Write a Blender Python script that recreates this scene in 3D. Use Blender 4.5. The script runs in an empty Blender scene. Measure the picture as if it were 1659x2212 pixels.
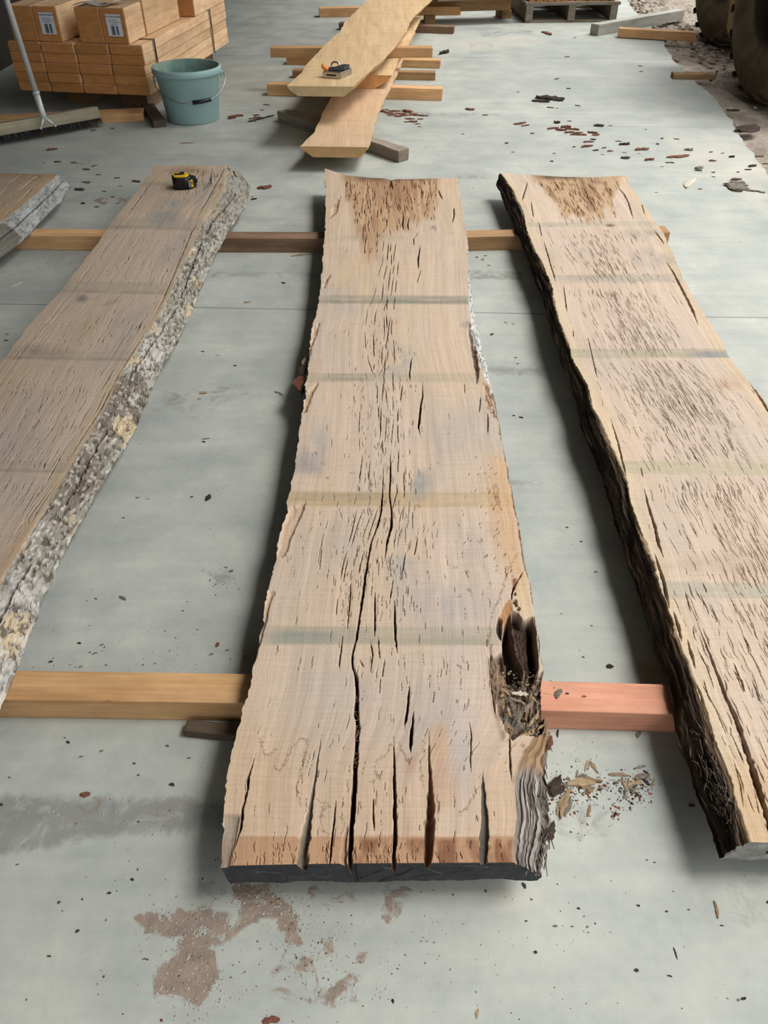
import bpy, bmesh, math, random
import numpy as np
from mathutils import Vector, Matrix
from math import sin, cos, tan, pi, radians, atan2, sqrt

scn = bpy.context.scene
COL = scn.collection
# ---------------------------------------------------------------- camera geometry (1659 x 2212)
FPX, CAMH, PITCH = 1660.0, 1.05, radians(41.0)
CP, SP = cos(PITCH), sin(PITCH)

def at(px, py, z=0.0):
    """point of the plane at height z that the photograph shows at this pixel (numpy friendly)"""
    a = (np.asarray(px, float) - 829.5) / FPX
    b = (1106.0 - np.asarray(py, float)) / FPX
    t = (z - CAMH) / (-SP + b * CP)
    return a * t, (CP + b * SP) * t

def P3(px, py, z=0.0):
    x, y = at(px, py, z)
    return Vector((float(x), float(y), float(z)))

def on_y(px, py, Y):
    """point at forward distance Y seen at this pixel"""
    a = (px - 829.5) / FPX
    b = (1106.0 - py) / FPX
    t = Y / (CP + b * SP)
    return Vector((a * t, Y, CAMH + t * (-SP + b * CP)))

def mpp(py, z=0.0):
    b = (1106.0 - py) / FPX
    return (z - CAMH) / (-SP + b * CP) / FPX

def to_px(X, Y, z):
    d = Y * CP - (z - CAMH) * SP
    u = Y * SP + (z - CAMH) * CP
    return 829.5 + FPX * X / d, 1106.0 - FPX * u / d

def lin(c):
    c = np.asarray(c, float) / 255.0
    return np.where(c <= 0.04045, c / 12.92, ((c + 0.055) / 1.055) ** 2.4)

def rgba(c, k=1.0):
    l = lin(c) * k
    return (float(l[0]), float(l[1]), float(l[2]), 1.0)

# ---------------------------------------------------------------- numpy noise
def _hash(ix, iy, seed):
    h = (ix.astype(np.int64) * 374761393 + iy.astype(np.int64) * 668265263 + seed * 974634677) & 0xFFFFFFFF
    h = ((h ^ (h >> 13)) * 1274126177) & 0xFFFFFFFF
    h = (h ^ (h >> 16)) & 0xFFFFFFFF
    return h.astype(np.float64) / 4294967295.0

def vnoise(x, y, seed=0):
    x = np.asarray(x, float); y = np.asarray(y, float)
    x, y = np.broadcast_arrays(x, y)
    x0 = np.floor(x); y0 = np.floor(y)
    fx = x - x0; fy = y - y0
    fx = fx * fx * (3 - 2 * fx); fy = fy * fy * (3 - 2 * fy)
    a = _hash(x0, y0, seed); b = _hash(x0 + 1, y0, seed)
    c = _hash(x0, y0 + 1, seed); d = _hash(x0 + 1, y0 + 1, seed)
    return (a * (1 - fx) + b * fx) * (1 - fy) + (c * (1 - fx) + d * fx) * fy

def fbm(x, y, seed=0, n=4, g=0.5):
    s = 0; w = 1.0; tw = 0
    for i in range(n):
        s = s + w * vnoise(x * 2 ** i, y * 2 ** i, seed + i * 17)
        tw += w; w *= g
    return s / tw            # 0..1

def sstep(a, b, x):
    t = np.clip((x - a) / (b - a), 0, 1)
    return t * t * (3 - 2 * t)

def in_poly(px, py, pts):
    inside = np.zeros(px.shape, bool)
    n = len(pts)
    for i in range(n):
        x1, y1 = pts[i]; x2, y2 = pts[(i + 1) % n]
        if y1 == y2: continue
        c = ((y1 > py) != (y2 > py)) & (px < (x2 - x1) * (py - y1) / (y2 - y1) + x1)
        inside ^= c
    return inside

def poly_mask(px, py, pts, soft=4.0):
    """1 inside, 0 outside, over +-soft pixels"""
    xs = [p[0] for p in pts]; ys = [p[1] for p in pts]
    m = np.zeros(px.shape)
    sel = (px > min(xs) - soft) & (px < max(xs) + soft) & (py > min(ys) - soft) & (py < max(ys) + soft)
    if not sel.any(): return m
    x = px[sel]; y = py[sel]
    ins = in_poly(x, y, pts)
    d = np.full(x.shape, 1e9)
    for i in range(len(pts)):
        x1, y1 = pts[i]; x2, y2 = pts[(i + 1) % len(pts)]
        dx, dy = x2 - x1, y2 - y1
        t = np.clip(((x - x1) * dx + (y - y1) * dy) / (dx * dx + dy * dy + 1e-9), 0, 1)
        d = np.minimum(d, np.hypot(x - x1 - t * dx, y - y1 - t * dy))
    m[sel] = sstep(-soft, soft, np.where(ins, d, -d))
    return m

def line_dist(px, py, pts):
    d = np.full(px.shape, 1e9)
    for (x1, y1), (x2, y2) in zip(pts[:-1], pts[1:]):
        dx, dy = x2 - x1, y2 - y1
        t = np.clip(((px - x1) * dx + (py - y1) * dy) / (dx * dx + dy * dy + 1e-9), 0, 1)
        d = np.minimum(d, np.hypot(px - x1 - t * dx, py - y1 - t * dy))
    return d

# ---------------------------------------------------------------- objects
def tag(o, label=None, cat=None, group=None, kind=None):
    if label: o['label'] = label
    if cat: o['category'] = cat
    if group: o['group'] = group
    if kind: o['kind'] = kind
    return o

def empty(name, loc=(0, 0, 0), rot=(0, 0, 0)):
    o = bpy.data.objects.new(name, None)
    COL.objects.link(o)
    o.location = loc; o.rotation_euler = rot
    o.empty_display_size = 0.1
    return o

def link(name, me, mat=None, parent=None):
    o = bpy.data.objects.new(name, me)
    COL.objects.link(o)
    if mat is not None and not me.materials:
        me.materials.append(mat)
    if parent is not None: o.parent = parent
    return o

def np_mesh(name, V, Q, colr=None, smooth=True, uv=None):
    """mesh from vertex array (n,3) and quad/tri index array"""
    me = bpy.data.meshes.new(name)
    V = np.ascontiguousarray(V, dtype=np.float32); Q = np.ascontiguousarray(Q, dtype=np.int32)
    n = len(V); f, k = Q.shape
    me.vertices.add(n); me.vertices.foreach_set('co', V.ravel())
    me.loops.add(f * k); me.loops.foreach_set('vertex_index', Q.ravel())
    me.polygons.add(f)
    me.polygons.foreach_set('loop_start', np.arange(0, f * k, k, dtype=np.int32))
    me.polygons.foreach_set('loop_total', np.full(f, k, dtype=np.int32))
    me.polygons.foreach_set('use_smooth', np.full(f, bool(smooth)))
    me.update(calc_edges=True)
    if colr is not None:
        ca = me.color_attributes.new('Col', 'FLOAT_COLOR', 'POINT')
        c4 = np.ones((n, 4), np.float32); c4[:, :3] = colr
        ca.data.foreach_set('color', c4.ravel())
    if uv is not None:
        a = me.attributes.new('grain', 'FLOAT_VECTOR', 'POINT')
        u3 = np.zeros((n, 3), np.float32); u3[:, :2] = uv
        a.data.foreach_set('vector', u3.ravel())
    me.validate()
    return me

class Acc:
    """collects grids of vertices into one mesh"""
    def __init__(s): s.V = []; s.C = []; s.U = []; s.Q = []; s.n = 0
    def grid(s, G, C, U=None, flip=False):
        r, c = G.shape[:2]
        i = np.arange(r * c).reshape(r, c) + s.n
        q = np.stack([i[:-1, :-1], i[1:, :-1], i[1:, 1:], i[:-1, 1:]], -1).reshape(-1, 4)
        if flip: q = q[:, ::-1]
        s.V.append(G.reshape(-1, 3)); s.Q.append(q)
        s.C.append(np.broadcast_to(C, G.shape).reshape(-1, 3))
        s.U.append((U if U is not None else G[..., :2]).reshape(-1, 2))
        s.n += r * c
    def mesh(s, name, smooth=True):
        return np_mesh(name, np.concatenate(s.V), np.concatenate(s.Q), np.concatenate(s.C), smooth, np.concatenate(s.U))

def bm_obj(name, bm, mat, parent=None, smooth=False):
    me = bpy.data.meshes.new(name)
    bmesh.ops.recalc_face_normals(bm, faces=bm.faces[:])
    bm.to_mesh(me); bm.free()
    if smooth:
        for p in me.polygons: p.use_smooth = True
    mats = mat if isinstance(mat, (list, tuple)) else [mat]
    for m in mats: me.materials.append(m)
    return link(name, me, None, parent)

def bm_box(bm, x0, x1, y0, y1, z0, z1, mi=0, bev=0.0):
    vs = [bm.verts.new(p) for p in ((x0,y0,z0),(x1,y0,z0),(x1,y1,z0),(x0,y1,z0),(x0,y0,z1),(x1,y0,z1),(x1,y1,z1),(x0,y1,z1))]
    fs = [(0,3,2,1),(4,5,6,7),(0,1,5,4),(1,2,6,5),(2,3,7,6),(3,0,4,7)]
    out = []
    for f in fs:
        fa = bm.faces.new([vs[i] for i in f]); fa.material_index = mi; out.append(fa)
    if bev > 0:
        ed = list({e for f in out for e in f.edges})
        bmesh.ops.bevel(bm, geom=ed, offset=bev, segments=2, profile=0.6, affect='EDGES', clamp_overlap=True)
    return out

def tube(bm, pts, r, seg=10, cap=True, mi=0):
    pts = [Vector(p) for p in pts]
    rs = r if isinstance(r, (list, tuple)) else [r] * len(pts)
    rings = []
    up = None
    for i, p in enumerate(pts):
        d = (pts[min(i + 1, len(pts) - 1)] - pts[max(i - 1, 0)]).normalized()
        if up is None:
            up = Vector((0, 0, 1)) if abs(d.z) < 0.9 else Vector((1, 0, 0))
        a = d.cross(up).normalized(); b = a.cross(d).normalized(); up = b
        rings.append([bm.verts.new(p + (a * cos(2 * pi * k / seg) + b * sin(2 * pi * k / seg)) * rs[i]) for k in range(seg)])
    for u, v in zip(rings[:-1], rings[1:]):
        for k in range(seg):
            f = bm.faces.new((u[k], u[(k + 1) % seg], v[(k + 1) % seg], v[k])); f.material_index = mi; f.smooth = True
    if cap:
        f = bm.faces.new(rings[0][::-1]); f.material_index = mi
        f = bm.faces.new(rings[-1]); f.material_index = mi

def lathe(bm, prof, seg=48, mi=0, smooth=True):
    rings = []
    for r, z in prof:
        rings.append([bm.verts.new((r * cos(2 * pi * k / seg), r * sin(2 * pi * k / seg), z)) for k in range(seg)])
    for u, v in zip(rings[:-1], rings[1:]):
        for k in range(seg):
            f = bm.faces.new((u[k], u[(k + 1) % seg], v[(k + 1) % seg], v[k])); f.material_index = mi; f.smooth = smooth
    return rings

# ---------------------------------------------------------------- materials
class NT:
    def __init__(s, name, rough=0.7, spec=0.3):
        s.m = bpy.data.materials.new(name); s.m.use_nodes = True
        s.t = s.m.node_tree; s.b = s.t.nodes['Principled BSDF']
        s.b.inputs['Roughness'].default_value = rough
        s.b.inputs['Specular IOR Level'].default_value = spec
    def n(s, typ, **kw):
        n = s.t.nodes.new(typ)
        for k, v in kw.items():
            if k in n.inputs: n.inputs[k].default_value = v
            else: setattr(n, k, v)
        return n
    def l(s, a, b): s.t.links.new(a, b)
    def noise(s, vec, scale, detail=4.0, rough=0.55, dist=0.0):
        n = s.n('ShaderNodeTexNoise', Scale=scale, Detail=detail, Roughness=rough, Distortion=dist)
        if vec is not None: s.l(vec, n.inputs['Vector'])
        return n.outputs['Fac']
    def scale(s, vec, sc):
        n = s.n('ShaderNodeVectorMath', operation='MULTIPLY')
        s.l(vec, n.inputs[0]); n.inputs[1].default_value = sc
        return n.outputs[0]
    def math(s, op, a, b=None, c=None, clamp=False):
        n = s.n('ShaderNodeMath', operation=op); n.use_clamp = clamp
        for i, v in enumerate((a, b, c)):
            if v is None: continue
            if isinstance(v, (int, float)): n.inputs[i].default_value = v
            else: s.l(v, n.inputs[i])
        return n.outputs[0]
    def ramp(s, fac, stops):
        n = s.n('ShaderNodeValToRGB'); e = n.color_ramp.elements
        while len(e) < len(stops): e.new(0.5)
        for el, (p, c) in zip(e, stops):
            el.position = p; el.color = c if len(c) == 4 else (*c, 1)
        s.l(fac, n.inputs[0]); return n.outputs[0]
    def mix(s, fac, a, b, mode='MIX'):
        n = s.n('ShaderNodeMix', data_type='RGBA', blend_type=mode)
        for i, v in ((0, fac), (6, a), (7, b)):
            if isinstance(v, (int, float)): n.inputs[i].default_value = v
            elif isinstance(v, tuple): n.inputs[i].default_value = v
            else: s.l(v, n.inputs[i])
        return n.outputs[2]
    def base(s, c):
        if isinstance(c, tuple): s.b.inputs['Base Color'].default_value = c
        else: s.l(c, s.b.inputs['Base Color'])
    def bump(s, h, strength=0.3, dist=0.01):
        n = s.n('ShaderNodeBump', Strength=strength, Distance=dist)
        s.l(h, n.inputs['Height']); s.l(n.outputs[0], s.b.inputs['Normal'])
    def obj(s): return s.n('ShaderNodeTexCoord').outputs['Object']
    def gen(s): return s.n('ShaderNodeTexCoord').outputs['Generated']

def plain(name, c, rough=0.6, spec=0.3, metal=0.0, var=0.12, sc=30.0, bump=0.0):
    k = NT(name, rough, spec)
    k.b.inputs['Metallic'].default_value = metal
    nz = k.noise(k.obj(), sc, 5)
    col = k.mix(1.0, rgba(c), k.ramp(nz, [(0.25, (1 - var,) * 3), (0.75, (1 + var,) * 3)]), 'MULTIPLY')
    k.base(col)
    if bump: k.bump(nz, bump, 0.004)
    return k.m

def mat_attr_wood(name, rough=0.78, streak=0.16, saw=0.06, bump=0.25):
    """colour from the mesh's own stain map, fine grain from noise stretched along the board"""
    k = NT(name, rough, 0.18)
    a = k.n('ShaderNodeVertexColor', layer_name='Col').outputs[0]
    g = k.n('ShaderNodeAttribute', attribute_name='grain').outputs['Vector']
    s1 = k.noise(k.scale(g, (420, 9, 1)), 1.0, 3, 0.6)
    s2 = k.noise(k.scale(g, (90, 2.5, 1)), 1.0, 4, 0.6)
    s3 = k.noise(k.scale(g, (14, 260, 1)), 1.0, 2, 0.6)
    s4 = k.noise(k.scale(g, (800, 60, 1)), 1.0, 2, 0.6)
    c = k.mix(1.0, a, k.ramp(s1, [(0.25, (1 - streak,) * 3), (0.5, (1, 1, 1)), (0.8, (1 + streak * .7,) * 3)]), 'MULTIPLY')
    c = k.mix(1.0, c, k.ramp(s2, [(0.25, (1 - streak * .8,) * 3), (0.75, (1 + streak * .7,) * 3)]), 'MULTIPLY')
    c = k.mix(1.0, c, k.ramp(s3, [(0.3, (1 - saw,) * 3), (0.7, (1 + saw,) * 3)]), 'MULTIPLY')
    c = k.mix(1.0, c, k.ramp(s4, [(0.26, (0.6, 0.55, 0.5)), (0.36, (1, 1, 1))]), 'MULTIPLY')
    k.base(c)
    h = k.math('ADD', k.math('MULTIPLY', s1, 0.7), k.math('MULTIPLY', s4, 0.5))
    k.bump(h, bump, 0.002)
    return k.m

def mat_timber(name, c, c2, rough=0.72, sc=1.0, knots=True, end=None, seed=0.0):
    """sawn softwood: grain along local X, darker end grain on faces turned to X"""
    k = NT(name, rough, 0.2)
    o = k.obj()
    oi = k.n('ShaderNodeObjectInfo').outputs['Random']
    off = k.n('ShaderNodeVectorMath', operation='ADD')
    cm = k.n('ShaderNodeCombineXYZ')
    for i in range(3): k.l(k.math('MULTIPLY', oi, 7.3 + i * 3.1), cm.inputs[i])
    k.l(o, off.inputs[0]); k.l(cm.outputs[0], off.inputs[1]); v = off.outputs[0]
    g1 = k.noise(k.scale(v, (2.5 * sc, 34 * sc, 34 * sc)), 1.0, 5, 0.6, 0.4)
    g2 = k.noise(k.scale(v, (8 * sc, 190 * sc, 190 * sc)), 1.0, 3, 0.6)
    big = k.noise(k.scale(v, (2.2 * sc, 6 * sc, 6 * sc)), 1.0, 3)
    col = k.ramp(g1, [(0.3, rgba(c2)), (0.62, rgba(c))])
    col = k.mix(1.0, col, k.ramp(g2, [(0.3, (0.86,) * 3), (0.7, (1.1,) * 3)]), 'MULTIPLY')
    col = k.mix(1.0, col, k.ramp(big, [(0.3, (0.8, 0.78, 0.75)), (0.7, (1.12, 1.12, 1.1))]), 'MULTIPLY')
    fl = k.noise(k.scale(v, (26, 60, 60)), 1.0, 4, .7); mot = k.noise(k.scale(v, (14, 24, 24)), 1.0, 5, .65)
    col = k.mix(1.0, col, k.ramp(mot, [(.3, (.88, .86, .84)), (.7, (1.08, 1.08, 1.07))]), 'MULTIPLY')
    col = k.mix(1.0, col, k.ramp(fl, [(.69, (1, 1, 1)), (.75, (.68, .6, .52))]), 'MULTIPLY')
    tint = k.ramp(oi, [(0.0, (0.86, 0.84, 0.8)), (0.5, (1, 1, 1)), (1.0, (1.12, 1.1, 1.1))])
    col = k.mix(1.0, col, tint, 'MULTIPLY')
    if end:
        nn = k.n('ShaderNodeTexCoord').outputs['Normal']
        sx = k.n('ShaderNodeSeparateXYZ'); k.l(nn, sx.inputs[0])
        f = k.math('GREATER_THAN', k.math('ABSOLUTE', sx.outputs[0]), 0.8)
        e = k.noise(k.scale(v, (30, 22, 60)), 1.0, 4, 0.6, 0.6)
        ec = k.ramp(e, [(0.25, rgba(end, 0.8)), (0.7, rgba(end, 1.12))])
        ec = k.mix(1.0, ec, tint, 'MULTIPLY')
        col = k.mix(f, col, ec)
    k.base(col)
    k.bump(g2, 0.25, 0.002)
    return k.m
# ================================================================= live-edge oak slabs
M_WOOD = mat_attr_wood('sawn_oak')
M_BARK = mat_attr_wood('oak_bark', 0.9, 0.3, 0.02, 0.6)
M_SEAL = mat_attr_wood('end_sealer', 0.6, 0.12, 0.02, 0.4)
ZT, ZB = 0.100, 0.050
CRACKIN = lin((96, 66, 42))  # oxidised brown crack walls, with the shade inside cracks painted in too

def edge(pts, z):
    x, y = at([p[0] for p in pts], [p[1] for p in pts], z)
    o = np.argsort(y)
    return y[o], x[o]

class Slab:
    def __init__(s, L, R, back, front, Lo=None, Ro=None, zo=0.056, nT=420, nL=40, nR=40, NV=900, py=(380, 1866), seed=1, rough=1.0, nomL=0.004, nomR=0.004):
        s.seed = seed; s.nT, s.nL, s.nR = nT, nL, nR
        yn = at(829.5, np.linspace(py[0], py[1], NV), ZT)[1]
        tv = (yn - yn[0]) / (yn[-1] - yn[0])
        u = np.concatenate([np.zeros(nL), np.linspace(0, 1, nT), np.ones(nR)])
        tb = np.concatenate([np.linspace(1, 0, nL + 1)[:-1], np.zeros(nT), np.linspace(0, 1, nR + 1)[1:]])
        NC = len(u)
        yb = at(829.5, np.interp(u, [p[0] for p in back], [p[1] for p in back]), ZT)[1]
        yf = at(829.5, np.interp(u, [p[0] for p in front], [p[1] for p in front]), ZT)[1]
        Y = yb[None] + (yf - yb)[None] * tv[:, None]
        Li, Ri = edge(L, ZT), edge(R, ZT)
        jit = lambda k: rough * ((fbm(Y[:, :1] * 22, Y[:, :1] * 0 + k, seed + k, 3) - .5) * .008 + (vnoise(Y[:, :1] * 170, 0 * Y[:, :1], seed + k + 3) - .5) * .0024)
        xl = np.interp(Y, *Li) + jit(5); xr = np.interp(Y, *Ri) + jit(9)
        xlo = np.interp(Y, *edge(Lo, zo)) if Lo else xl - nomL
        xro = np.interp(Y, *edge(Ro, zo)) if Ro else xr + nomR
        if Lo: xlo = np.minimum(xlo + jit(13), xl - .001)
        if Ro: xro = np.maximum(xro + jit(17), xr + .001)
        def smooth(a):
            k = np.hanning(61); k /= k.sum(); c = a[:, :1] if a.ndim > 1 else a
            p = np.pad(c[:, 0], 30, mode='reflect', reflect_type='odd'); return np.convolve(p, k, 'valid')[:, None]
        xls, xrs = smooth(xl[:, nL + nT // 2][:, None]), smooth(xr[:, nL + nT // 2][:, None]); Wn = xrs - xls
        X = xls + Wn * u[None] + (xl - xls) * np.exp(-u[None] * Wn / .03) + (xr - xrs) * np.exp(-(1 - u[None]) * Wn / .03)
        left = (np.arange(NC) < nL)[None]; right = (np.arange(NC) >= nL + nT)[None]
        T = np.broadcast_to(tb[None], X.shape)
        Tc = np.sin(T * pi / 2) ** 0.9 * .35 + T * .65
        X = np.where(left, xl + (xlo - xl) * Tc, X); X = np.where(right, xr + (xro - xr) * Tc, X)
        Z = ZT - (ZT - zo) * T ** 1.15
        s.X, s.Y, s.T, s.u, s.left, s.right = X, Y, T, np.broadcast_to(u[None], X.shape), left, right
        s.Z = Z
        s.W = float(np.mean(xr - xl))
        s.G = np.stack([(s.u - .5) * s.W + np.where(right, T * .06, 0) - np.where(left, T * .06, 0), Y], -1)
        s.PX, s.PY = to_px(X, Y, np.where(T > 0, Z, ZT))
        s.yn, s.xl, s.xr = yn, xl, xr
        s.C = np.zeros(X.shape + (3,)); s.C[:] = lin((200, 176, 150))
        s.bright = 1.0
        s.dep = np.zeros(X.shape)
        s.top = (T == 0)

    # --- colour
    def tint(s, m, c, k=1.0):
        m = np.clip(m * k, 0, 1)[..., None]
        s.C = s.C * (1 - m) + lin(c) * m
    def gain(s, g): s.C *= g[..., None] if np.ndim(g) == 2 else g
    def n(s, fx, fy, seed=0, o=4): return fbm(s.G[..., 0] * fx, s.G[..., 1] * fy, s.seed * 31 + seed, o)
    def rag(s, m, fx=60, fy=6, amt=.6, seed=0, lo=.45, hi=.62):
        """break a soft mask up with streaky noise"""
        return sstep(lo, hi, m * (1 - amt) + amt * s.n(fx, fy, seed, 4) * np.clip(m * 2.2, 0, 1.4))
    def band(s, y0, y1, x0=-9e3, x1=9e3, c=(165, 160, 130), k=.7, slope=0.0, seed=0, sx=40):
        py = s.PY - slope * (s.PX - 800)
        e = 1.5 + (y1 - y0) * .07
        m = sstep(y0 - e, y0 + e, py) * (1 - sstep(y1 - e, y1 + e, py)) * sstep(x0 - sx, x0 + sx, s.PX) * (1 - sstep(x1 - sx, x1 + sx, s.PX))
        m = m * (.55 + .9 * (s.n(9, 60, seed + 3) - .3)) * s.top
        s.tint(m, c, k)
    def blob(s, x, y, rx, ry, c, k=.5, fx=25, fy=12, seed=0):
        d = np.hypot((s.PX - x) / rx, (s.PY - y) / ry)
        m = np.clip(1.25 - d, 0, 1) * sstep(.3, .65, s.n(fx, fy, seed + 11, 4)) * s.top
        s.tint(m, c, k)

    # --- cracks
    def crack(s, pts, dk=7.0, skew=0.0, dmax=.042, jitter=.22, col=CRACKIN, ck=.75, pw=3.0, paint=True):
        """pts: (px, py, half width px) down the grain"""
        pts = sorted(pts, key=lambda p: p[1])
        x, y = at([p[0] for p in pts], [p[1] for p in pts], ZT)
        hw = np.array([max(p[2], .35) * mpp(p[1], ZT) for p in pts])
        y0, y1 = y.min(), y.max()
        r = np.nonzero((s.yn <= y1 + .02) & (s.yn >= y0 - .02))[0]
        if len(r) < 2: return
        r0, r1 = r[0], r[-1] + 1
        pad = hw.max() * 1.5 + .004
        w = (s.xr - s.xl)[r0:r1, s.nL + s.nT // 2]; l0 = s.xl[r0:r1, s.nL + s.nT // 2]
        ua = ((x.min() - pad) - l0) / w; ub = ((x.max() + pad) - l0) / w
        c0 = s.nL + int(np.clip(ua.min(), 0, 1) * (s.nT - 1)); c1 = s.nL + int(np.clip(ub.max(), 0, 1) * (s.nT - 1)) + 2
        Xs, Ys = s.X[r0:r1, c0:c1], s.Y[r0:r1, c0:c1]
        if Xs.size == 0: return
        o = np.argsort(y); yy, xx, hh = y[o], x[o], hw[o]
        sd = int(abs(x[0]) * 1e4) % 997
        xc = np.interp(Ys, yy, xx) + jitter * ((vnoise(Ys * 90, 0 * Ys, sd) - .5) * .0035 + (vnoise(Ys * 330, 0 * Ys, sd + 1) - .5) * .0016) * np.clip(hh.max() / .0015, .35, 1.2)
        h = np.interp(Ys, yy, hh) * (.75 + .5 * vnoise(Ys * 140, 0 * Ys, sd + 2))
        L = max(yy[-1] - yy[0], 1e-4)
        front = yy[0] < s.yn[-1] + .012
        tp = np.clip((yy[-1] - Ys) / (L * .18), 0, 1)
        tp = tp * (1 if front else np.clip((Ys - yy[0]) / (L * .18), 0, 1))
        h = h * tp + 1e-6
        q = (Xs - xc) / h
        q = np.where(q < skew, (q - skew) / (1 + skew), (q - skew) / (1 - skew)) if skew else q
        f = np.clip(1 - np.abs(q) ** pw, 0, 1) * (tp > 0)
        D = np.minimum(h * dk + .0015, dmax)
        s.dep[r0:r1, c0:c1] = np.maximum(s.dep[r0:r1, c0:c1], f * D)
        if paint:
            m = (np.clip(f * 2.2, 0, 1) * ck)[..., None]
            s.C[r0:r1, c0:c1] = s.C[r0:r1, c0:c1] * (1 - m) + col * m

    def dashes(s, rng, n, u_mu, u_sd, y_rng, ln, hw, lean=0.0, skip=(), dk=3.0, ck=.7):
        """short drying checks along the grain; positions in board coordinates, y_rng in pixels"""
        for _ in range(n):
            u = rng.gauss(u_mu, u_sd)
            if not .03 < u < .97: continue
            py = rng.uniform(*y_rng)
            if any(a < py < b for a, b in skip): continue
            Y = float(at(829, py, ZT)[1]); l = rng.uniform(*ln); k = rng.uniform(*hw)
            i = int(np.clip(np.searchsorted(-s.yn, -Y), 0, len(s.yn) - 1)); c = s.nL + s.nT // 2
            x0 = s.xl[i, c] + (s.xr - s.xl)[i, c] * u
            pts = []
            for t in (0, .35, .7, 1):
                yy = Y - l * t
                j = int(np.clip(np.searchsorted(-s.yn, -yy), 0, len(s.yn) - 1))
                xx = s.xl[j, c] + (s.xr - s.xl)[j, c] * u + lean * l * t + rng.uniform(-.0012, .0012)
                px, pp = to_px(xx, yy, ZT)
                pts.append((px, pp, k / mpp(pp, ZT) * (1 if 0 < t < 1 else .5)))
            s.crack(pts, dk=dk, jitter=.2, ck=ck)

    def guide(s, rng, pts, hw, seg=(22, 60), gap=(3, 16)):
        """a grain line broken into separate checks"""
        ys = [p[1] for p in pts]; xs = [p[0] for p in pts]
        y = ys[0]
        while y < ys[-1]:
            k = (y + 500) / 1100
            l = rng.uniform(*seg) * k; y2 = min(y + l, ys[-1]); j = rng.uniform(-2.2, 2.2)
            q = [(float(np.interp(v, ys, xs)) + j + rng.uniform(-.6, .6), v, h) for v, h in
                 ((y, hw * .5), (y + (y2 - y) * .35, hw), (y + (y2 - y) * .7, hw), (y2, hw * .5))]
            if y2 - y > 6: s.crack(q, dk=5)
            y = y2 + rng.uniform(*gap) * k - 4

    # --- meshes
    def bark_relief(s, side, amp, fx, fy, seed=0, ridge=.5):
        m = s.left if side == 'L' else s.right
        w = np.clip(s.T * 6, 0, 1) * m
        n1 = s.n(fx, fy, seed + 40, 5); n2 = s.n(fx * 3.1, fy * 2.2, seed + 41, 4)
        r = (1 - np.abs(n1 * 2 - 1)) ** 2 * ridge + n2 * (1 - ridge) - .5
        d = r * amp * w
        s.X = s.X + d * (-.55 if side == 'L' else .55); s.Z = s.Z + d * .8
        return n1, n2

    def build(s, name, label, cat, group=None, seal=(52, 53, 56), barkL=None, barkR=None, sealC=None):
        Z = s.Z - s.dep
        Z = np.where(s.T == 0, np.maximum(Z, ZB + .004), np.maximum(Z, ZB + .002))
        V = np.stack([s.X, s.Y, Z], -1)
        root = empty(name, (float(s.X[0].mean()) , float(s.Y.mean()), ZB))
        tag(root, label, cat, group, 'thing')
        inv = Vector(root.location)
        off = np.array(inv)
        a, b = s.nL, s.nL + s.nT
        lum = (s.C * [.3, .59, .11]).sum(-1, keepdims=True); s.C = (lum + (s.C - lum) * .80) * np.array([.85, .845, .85]) * s.bright
        A = Acc(); A.grid(V[:, a:b] - off, s.C[:, a:b], s.G[:, a:b])
        # underside and far end grain
        st = 12
        xo0, xo1 = V[::st, 0, 0], V[::st, -1, 0]
        ye0, ye1 = V[::st, 0, 1], V[::st, -1, 1]
        bot = np.stack([np.stack([xo0 + .004, ye0, ye0 * 0 + ZB], -1), np.stack([xo1 - .004, ye1, ye1 * 0 + ZB], -1)], 1)
        A.grid(bot - off, lin((120, 95, 68)), flip=True)
        be = np.stack([V[0, a:b], V[0, a:b] * [1, 1, 0] + [0, 0, ZB]], 0)
        A.grid(be - off, lin((150, 118, 80)), s.G[:2, a:b] * 1.0)
        link('sawn_board', A.mesh('sawn_board'), M_WOOD, root)
        for side, sl, lab in (('L', slice(0, a + 1), barkL), ('R', slice(b - 1, None), barkR)):
            A = Acc(); A.grid(V[:, sl] - off, s.C[:, sl], s.G[:, sl])
            e = 0 if side == 'L' else -1
            w = V[:, e]; low = w * [1, 1, 0] + [(.004 if side == 'L' else -.004), 0, ZB]
            pr = [w, low] if side == 'R' else [low, w]
            A.grid(np.stack(pr, 1) - off, s.C[:, [e, e]] * .8, s.G[:, [e, e]])
            en = V[0, sl]; A.grid(np.stack([en, en * [1, 1, 0] + [0, 0, ZB]], 0) - off, lin((110, 90, 66)), s.G[:2, sl])
            o = link('bark_edge', A.mesh('bark_edge'), M_BARK, root)
            if lab: o['label'] = lab
        # near end face, following every crack that runs out of it
        K = 50
        f = np.linspace(0, 1, K)[:, None]
        top = V[-1]; low = top.copy(); low[:, 2] = ZB
        low[:, 0] = np.clip(low[:, 0], V[-1, 0, 0] + .004, V[-1, -1, 0] - .004)
        F = top[None] * (1 - f[..., None]) + low[None] * f[..., None]
        gx = F[..., 0] * 1.0; gz = F[..., 2]
        F[..., 1] += ((fbm(gx * 40, gz * 60, s.seed + 70, 4) - .5) * .006) * np.clip(f * 6, 0, 1)
        c = sealC(F) if sealC else np.broadcast_to(lin(seal), F.shape) * (.7 + .6 * fbm(gx * 60, gz * 160, s.seed + 71, 4))[..., None]
        A = Acc(); A.grid(F - off, c, np.stack([gx, gz * 3], -1))
        o = link('end_seal', A.mesh('end_seal'), M_SEAL, root)
        o['label'] = 'dark sealed end grain'
        return root

rng = random.Random(7)

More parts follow.
